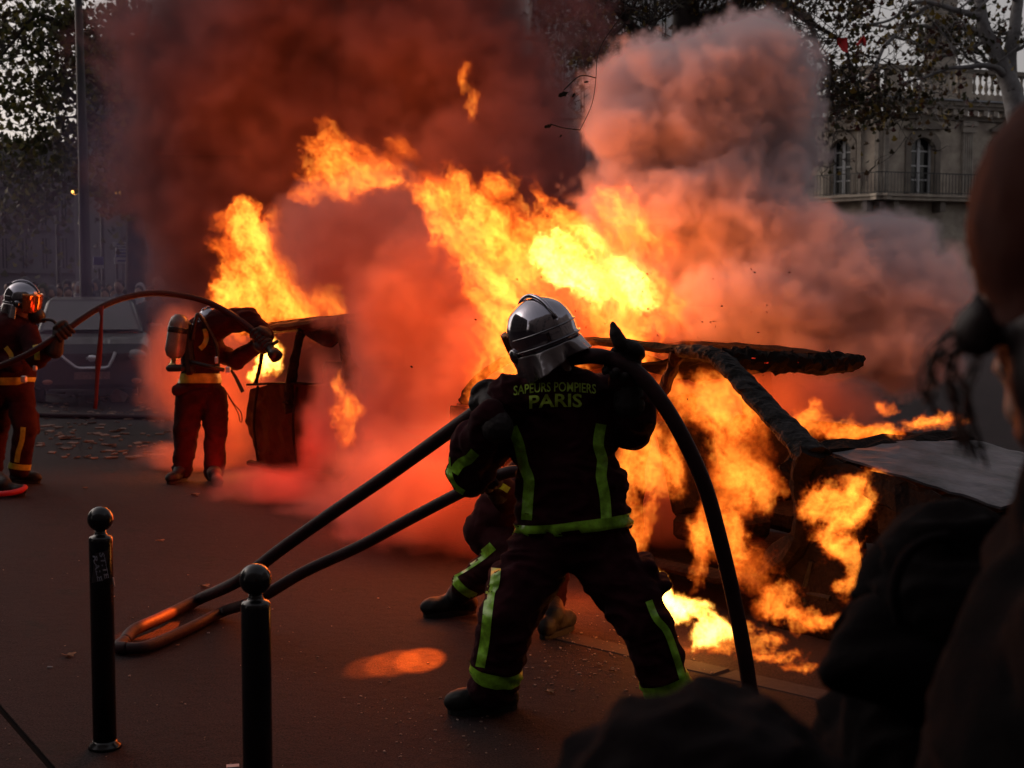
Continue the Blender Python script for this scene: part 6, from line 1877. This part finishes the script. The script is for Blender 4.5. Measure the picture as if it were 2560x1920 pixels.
# --- inside and around the large wreck
def WB(a, b, z, ra, rz, rb=0.16): return (WL(a, b, z), (ra, rb, rz))
make_flame([PB(1790, 1010, 7.7, 110, 90, 0.2), PB(1850, 1130, 7.5, 90, 150, 0.18), PB(1700, 1000, 7.8, 90, 60, 0.18), PB(1900, 1230, 7.3, 70, 90, 0.14), PB(1800, 1260, 7.4, 60, 120, 0.12), PB(1640, 1120, 7.6, 80, 110, 0.16), PB(1900, 1020, 7.5, 50, 60, 0.12)],
           MF_DIM, 0.013, 'swirling orange flame filling the cabin of the larger wreck', flow=(-0.5, 0, 0.9), edge=0.5, freq=6.5)
make_flame([PB(1590, 1180, 7.2, 40, 90, 0.12), PB(1600, 1300, 7.0, 40, 80, 0.1)], MF_DIM, 0.012, 'thin flame licking up beside the hip of the main firefighter', flow=(0.1, 0, 1), edge=0.4, freq=7)
make_flame([PB(1690, 1530, 6.55, 70, 40, 0.12), PB(1650, 1490, 6.6, 35, 45, 0.1), PB(1765, 1575, 6.4, 50, 28, 0.1)], MF_HOT, 0.009, 'brilliant yellow ground flame at the knee of the main firefighter', flow=(-0.5, 0, 0.85), edge=0.35, freq=9, gain=1.6)
make_flame([PB(1740, 1400, 6.9, 25, 90, 0.08), PB(1880, 1420, 6.75, 60, 80, 0.08), PB(1840, 1350, 6.9, 50, 50, 0.08), PB(1930, 1490, 6.6, 60, 40, 0.08), PB(2000, 1540, 6.5, 90, 22, 0.08)], MF, 0.010, 'broken flames running down the door sill of the larger wreck', flow=(-0.3, 0, 1), edge=0.5, freq=8)
make_flame([PB(1930, 1620, 6.2, 90, 16, 0.06), PB(2060, 1570, 6.25, 70, 14, 0.06), PB(2010, 1650, 6.1, 60, 10, 0.05), PB(1850, 1590, 6.3, 90, 20, 0.06), PB(1780, 1610, 6.3, 60, 14, 0.05)], MF, 0.009, 'low line of flame along the kerb', flow=(0.6, 0, 0.5), edge=0.5, freq=10)
make_flame([PB(2100, 1250, 6.45, 100, 75, 0.1), PB(2080, 1350, 6.45, 80, 50, 0.08), PB(2120, 1420, 6.45, 36, 80, 0.06), PB(2170, 1200, 6.45, 60, 40, 0.08)], MF, 0.009, 'curling yellow flame bursting from the burnt out wheel arch', flow=(0.6, 0, 0.5), edge=0.5, freq=7.5, gain=1.3)
make_flame([PB(2120, 1080, 7.5, 110, 28, 0.16), PB(2220, 1090, 7.4, 60, 26, 0.14), PB(2030, 1060, 7.5, 50, 40, 0.12)], MF, 0.012, 'row of flames along the windscreen base', flow=(0.4, 0, 0.8), edge=0.5, freq=8)
make_flame([PB(2210, 1010, 8.4, 24, 22, 0.1), PB(2320, 1060, 8.2, 80, 20, 0.1)], MF, 0.012, 'small far flames over the bonnet edge', flow=(0.4, 0, 0.8), edge=0.4, freq=8)

# --- smoke
M_PINK = smoke_mat('smoke_pale', (0.97, 0.87, 0.90), 0.0, 1.0)
M_MID = smoke_mat('smoke_lit', (0.80, 0.46, 0.42), 0.1, 1.0)
M_DARK = smoke_mat('smoke_soot', (0.50, 0.28, 0.30), 0.0, 1.0)

def smoke_field(blobs, dens, freq=1.2, amp=1.3, sharp=3.0, detail=6.0, seedv=(0, 0, 0), inner=0.4, rough=0.62, warp=0.5):
    def fn(p):
        ps = p.add(seedv)
        w = ps.noise(freq * 0.8, 2.0, 0.5, color=True).sub((0.5, 0.5, 0.5)).scale(warp)
        w2 = ps.noise(freq * 3.0, 3.0, 0.6, color=True).sub((0.5, 0.5, 0.5)).scale(warp * 0.35)
        pw = p.add(w).add(w2)
        base = blob_field(pw, blobs)
        n = pw.add(seedv).noise(freq, detail, rough)
        nb = ps.noise(freq * 4.5, 5.0, 0.65)
        f = (base + (n - 0.5) * amp + (nb - 0.5) * amp * 0.7) * sharp
        n2 = ps.noise(freq * 1.7, 5.0, 0.65)
        return f.clamp() * dens * ((n2 * 2.0 - 1.0) * inner * 2 + 1.0).max(0.05)
    return fn

def make_smoke(blobs, mat, vox, dens, label, pad=0.4, zmin=None, **kw):
    lo, hi = bounds(blobs, pad)
    if zmin is not None: lo[2] = zmin
    return vol_object('smoke', lo, hi, vox, smoke_field(blobs, dens, **kw), mat, label, 'smoke', None, 'stuff')

make_smoke([PB(1760, 330, 10.4, 290, 230, 0.8), PB(1580, 340, 10.2, 130, 120, 0.6), PB(1870, 190, 10.4, 170, 150, 0.7), PB(1700, 200, 10.4, 170, 110, 0.6), PB(1930, 420, 10.3, 110, 150, 0.6),
            PB(1740, 540, 10.0, 280, 150, 0.8)],
           M_PINK, 0.024, 8.5, 'towering pale pink smoke cloud above the larger wreck', freq=2.0, amp=1.25, sharp=6.0)
make_smoke([PB(2060, 650, 9.6, 300, 120, 0.7), PB(2250, 740, 9.4, 170, 130, 0.6), PB(1900, 760, 9.6, 330, 160, 0.7), PB(2250, 880, 9.3, 150, 120, 0.6), PB(1650, 760, 9.8, 200, 160, 0.7), PB(2080, 880, 9.4, 200, 90, 0.6)],
           M_PINK, 0.026, 7.0, 'low rolling grey pink smoke spreading right over the larger wreck', freq=2.0, amp=1.25, sharp=6.0, seedv=(7, 3, 1))
make_smoke([PB(1070, 900, 10.3, 250, 420, 0.7), PB(1110, 1220, 9.2, 290, 220, 0.7), PB(1350, 1000, 9.6, 330, 330, 0.7), PB(900, 620, 10.8, 230, 200, 0.7), PB(1350, 1350, 9.0, 300, 150, 0.5), PB(1650, 950, 9.6, 250, 250, 0.5), PB(1960, 1000, 8.6, 210, 90, 0.35), PB(1600, 1250, 8.3, 180, 180, 0.3)],
           M_MID, 0.04, 4.5, 'thick orange lit smoke filling the gap between the two wrecks', freq=1.3, amp=1.0, sharp=2.8, zmin=-0.08)
make_smoke([PB(450, 920, 13.4, 90, 180, 0.5), PB(560, 1020, 13.4, 150, 220, 0.5), PB(480, 1160, 13.2, 140, 60, 0.4), PB(700, 1230, 11.2, 190, 60, 0.4), PB(815, 1060, 11.2, 50, 200, 0.3), PB(860, 1300, 10.4, 170, 50, 0.4)],
           M_MID, 0.05, 4.0, 'orange smoke drifting round the legs of the spraying firefighter', freq=1.5, amp=0.9, sharp=2.0, zmin=-0.08, seedv=(2, 9, 4))
make_smoke([PB(650, 250, 15.5, 400, 480, 1.5), PB(1050, 230, 15.0, 420, 420, 1.5), PB(450, 260, 16.0, 130, 400, 1.2), PB(1250, 480, 14.0, 250, 300, 1.2), PB(700, 700, 15.5, 330, 300, 1.4), PB(1000, -100, 15, 500, 250, 1.5)],
           M_DARK, 0.07, 3.6, 'dark reddish smoke bank drifting behind the fires', freq=0.9, amp=1.5, sharp=3.0)

make_smoke([PB(150, 620, 19.5, 330, 260, 3.0), PB(420, 700, 19.0, 260, 240, 3.0), PB(100, 900, 17.5, 260, 160, 2.0), PB(380, 950, 17.5, 200, 130, 2.0), PB(330, 380, 20, 200, 260, 2.5)],
           smoke_mat('smoke_haze', (0.50, 0.38, 0.60), 0.0, 1.0), 0.14, 0.075, 'thin violet haze of smoke hanging over the street at left', freq=0.6, amp=1.0, sharp=1.6, zmin=-0.08, seedv=(5, 5, 5))
for a in [(1450, 700, 8.9, 42, 0.4), (1250, 560, 9.0, 30, 0.4), (960, 430, 9.2, 18, 0.4), (1620, 660, 9.2, 19, 0.5), (1060, 1180, 8.5, 36, 0.5, (1.0, 0.15, 0.022)), (1130, 850, 9.0, 42, 0.5), (1280, 1000, 8.7, 34, 0.4, (1.0, 0.15, 0.022)), (1000, 720, 9.6, 18, 0.5), (1750, 900, 8.7, 12, 0.4), (1960, 1000, 8.3, 12, 0.3), (1450, 1420, 7.6, 14, 0.2, (1.0, 0.11, 0.012)), (1720, 1560, 6.6, 3, 0.1), (1800, 1100, 7.6, 2.5), (2080, 1300, 6.5, 1.0), (1700, 1520, 6.55, 3), (2140, 1040, 7.9, 6)]:
    fire_light(*a)
for a in [(720, 1130, 11.2, 16, 0.3, (1.0, 0.05, 0.02)), (880, 1250, 9.8, 14, 0.3, (1.0, 0.07, 0.02)), (560, 1170, 12.0, 8, 0.2, (1.0, 0.05, 0.02)), (650, 700, 12.7, 40), (690, 900, 12.8, 18), (500, 1000, 12.9, 34, 0.3), (600, 1150, 12.8, 20, 0.3), (862, 1010, 8.8, 4), (950, 380, 13.0, 70, 1.2), (1150, 200, 13, 50, 1.2), (620, 330, 14.0, 40, 1.2)]:
    fire_light(*a)
# added narrow spots, no visible source, for the pavement patch and hose bend
def shaft(src, dst, deg, power, blend=0.1):
    ld = bpy.data.lights.new('added_patch_spot', 'SPOT'); ld.energy = power; ld.spot_size = R(deg); ld.spot_blend = blend; ld.shadow_soft_size = 0.02; ld.color = (1.0, 0.11, 0.008)
    o = bpy.data.objects.new('added_patch_spot', ld); COL.objects.link(o); o.location = src
    o.rotation_euler = (dst - src).to_track_quat('-Z', 'Y').to_euler()
shaft(P(1180, 900, 8.2), G(1050, 1648), 5.6, 2100, 0.2)
shaft(P(1180, 900, 8.2), G(985, 1655), 6.0, 1100, 0.3)
shaft(P(1160, 890, 8.2), G(925, 1665), 5.2, 600, 0.5)
shaft(P(1100, 800, 8.4), G(400, 1575), 6.0, 1800, 0.4)
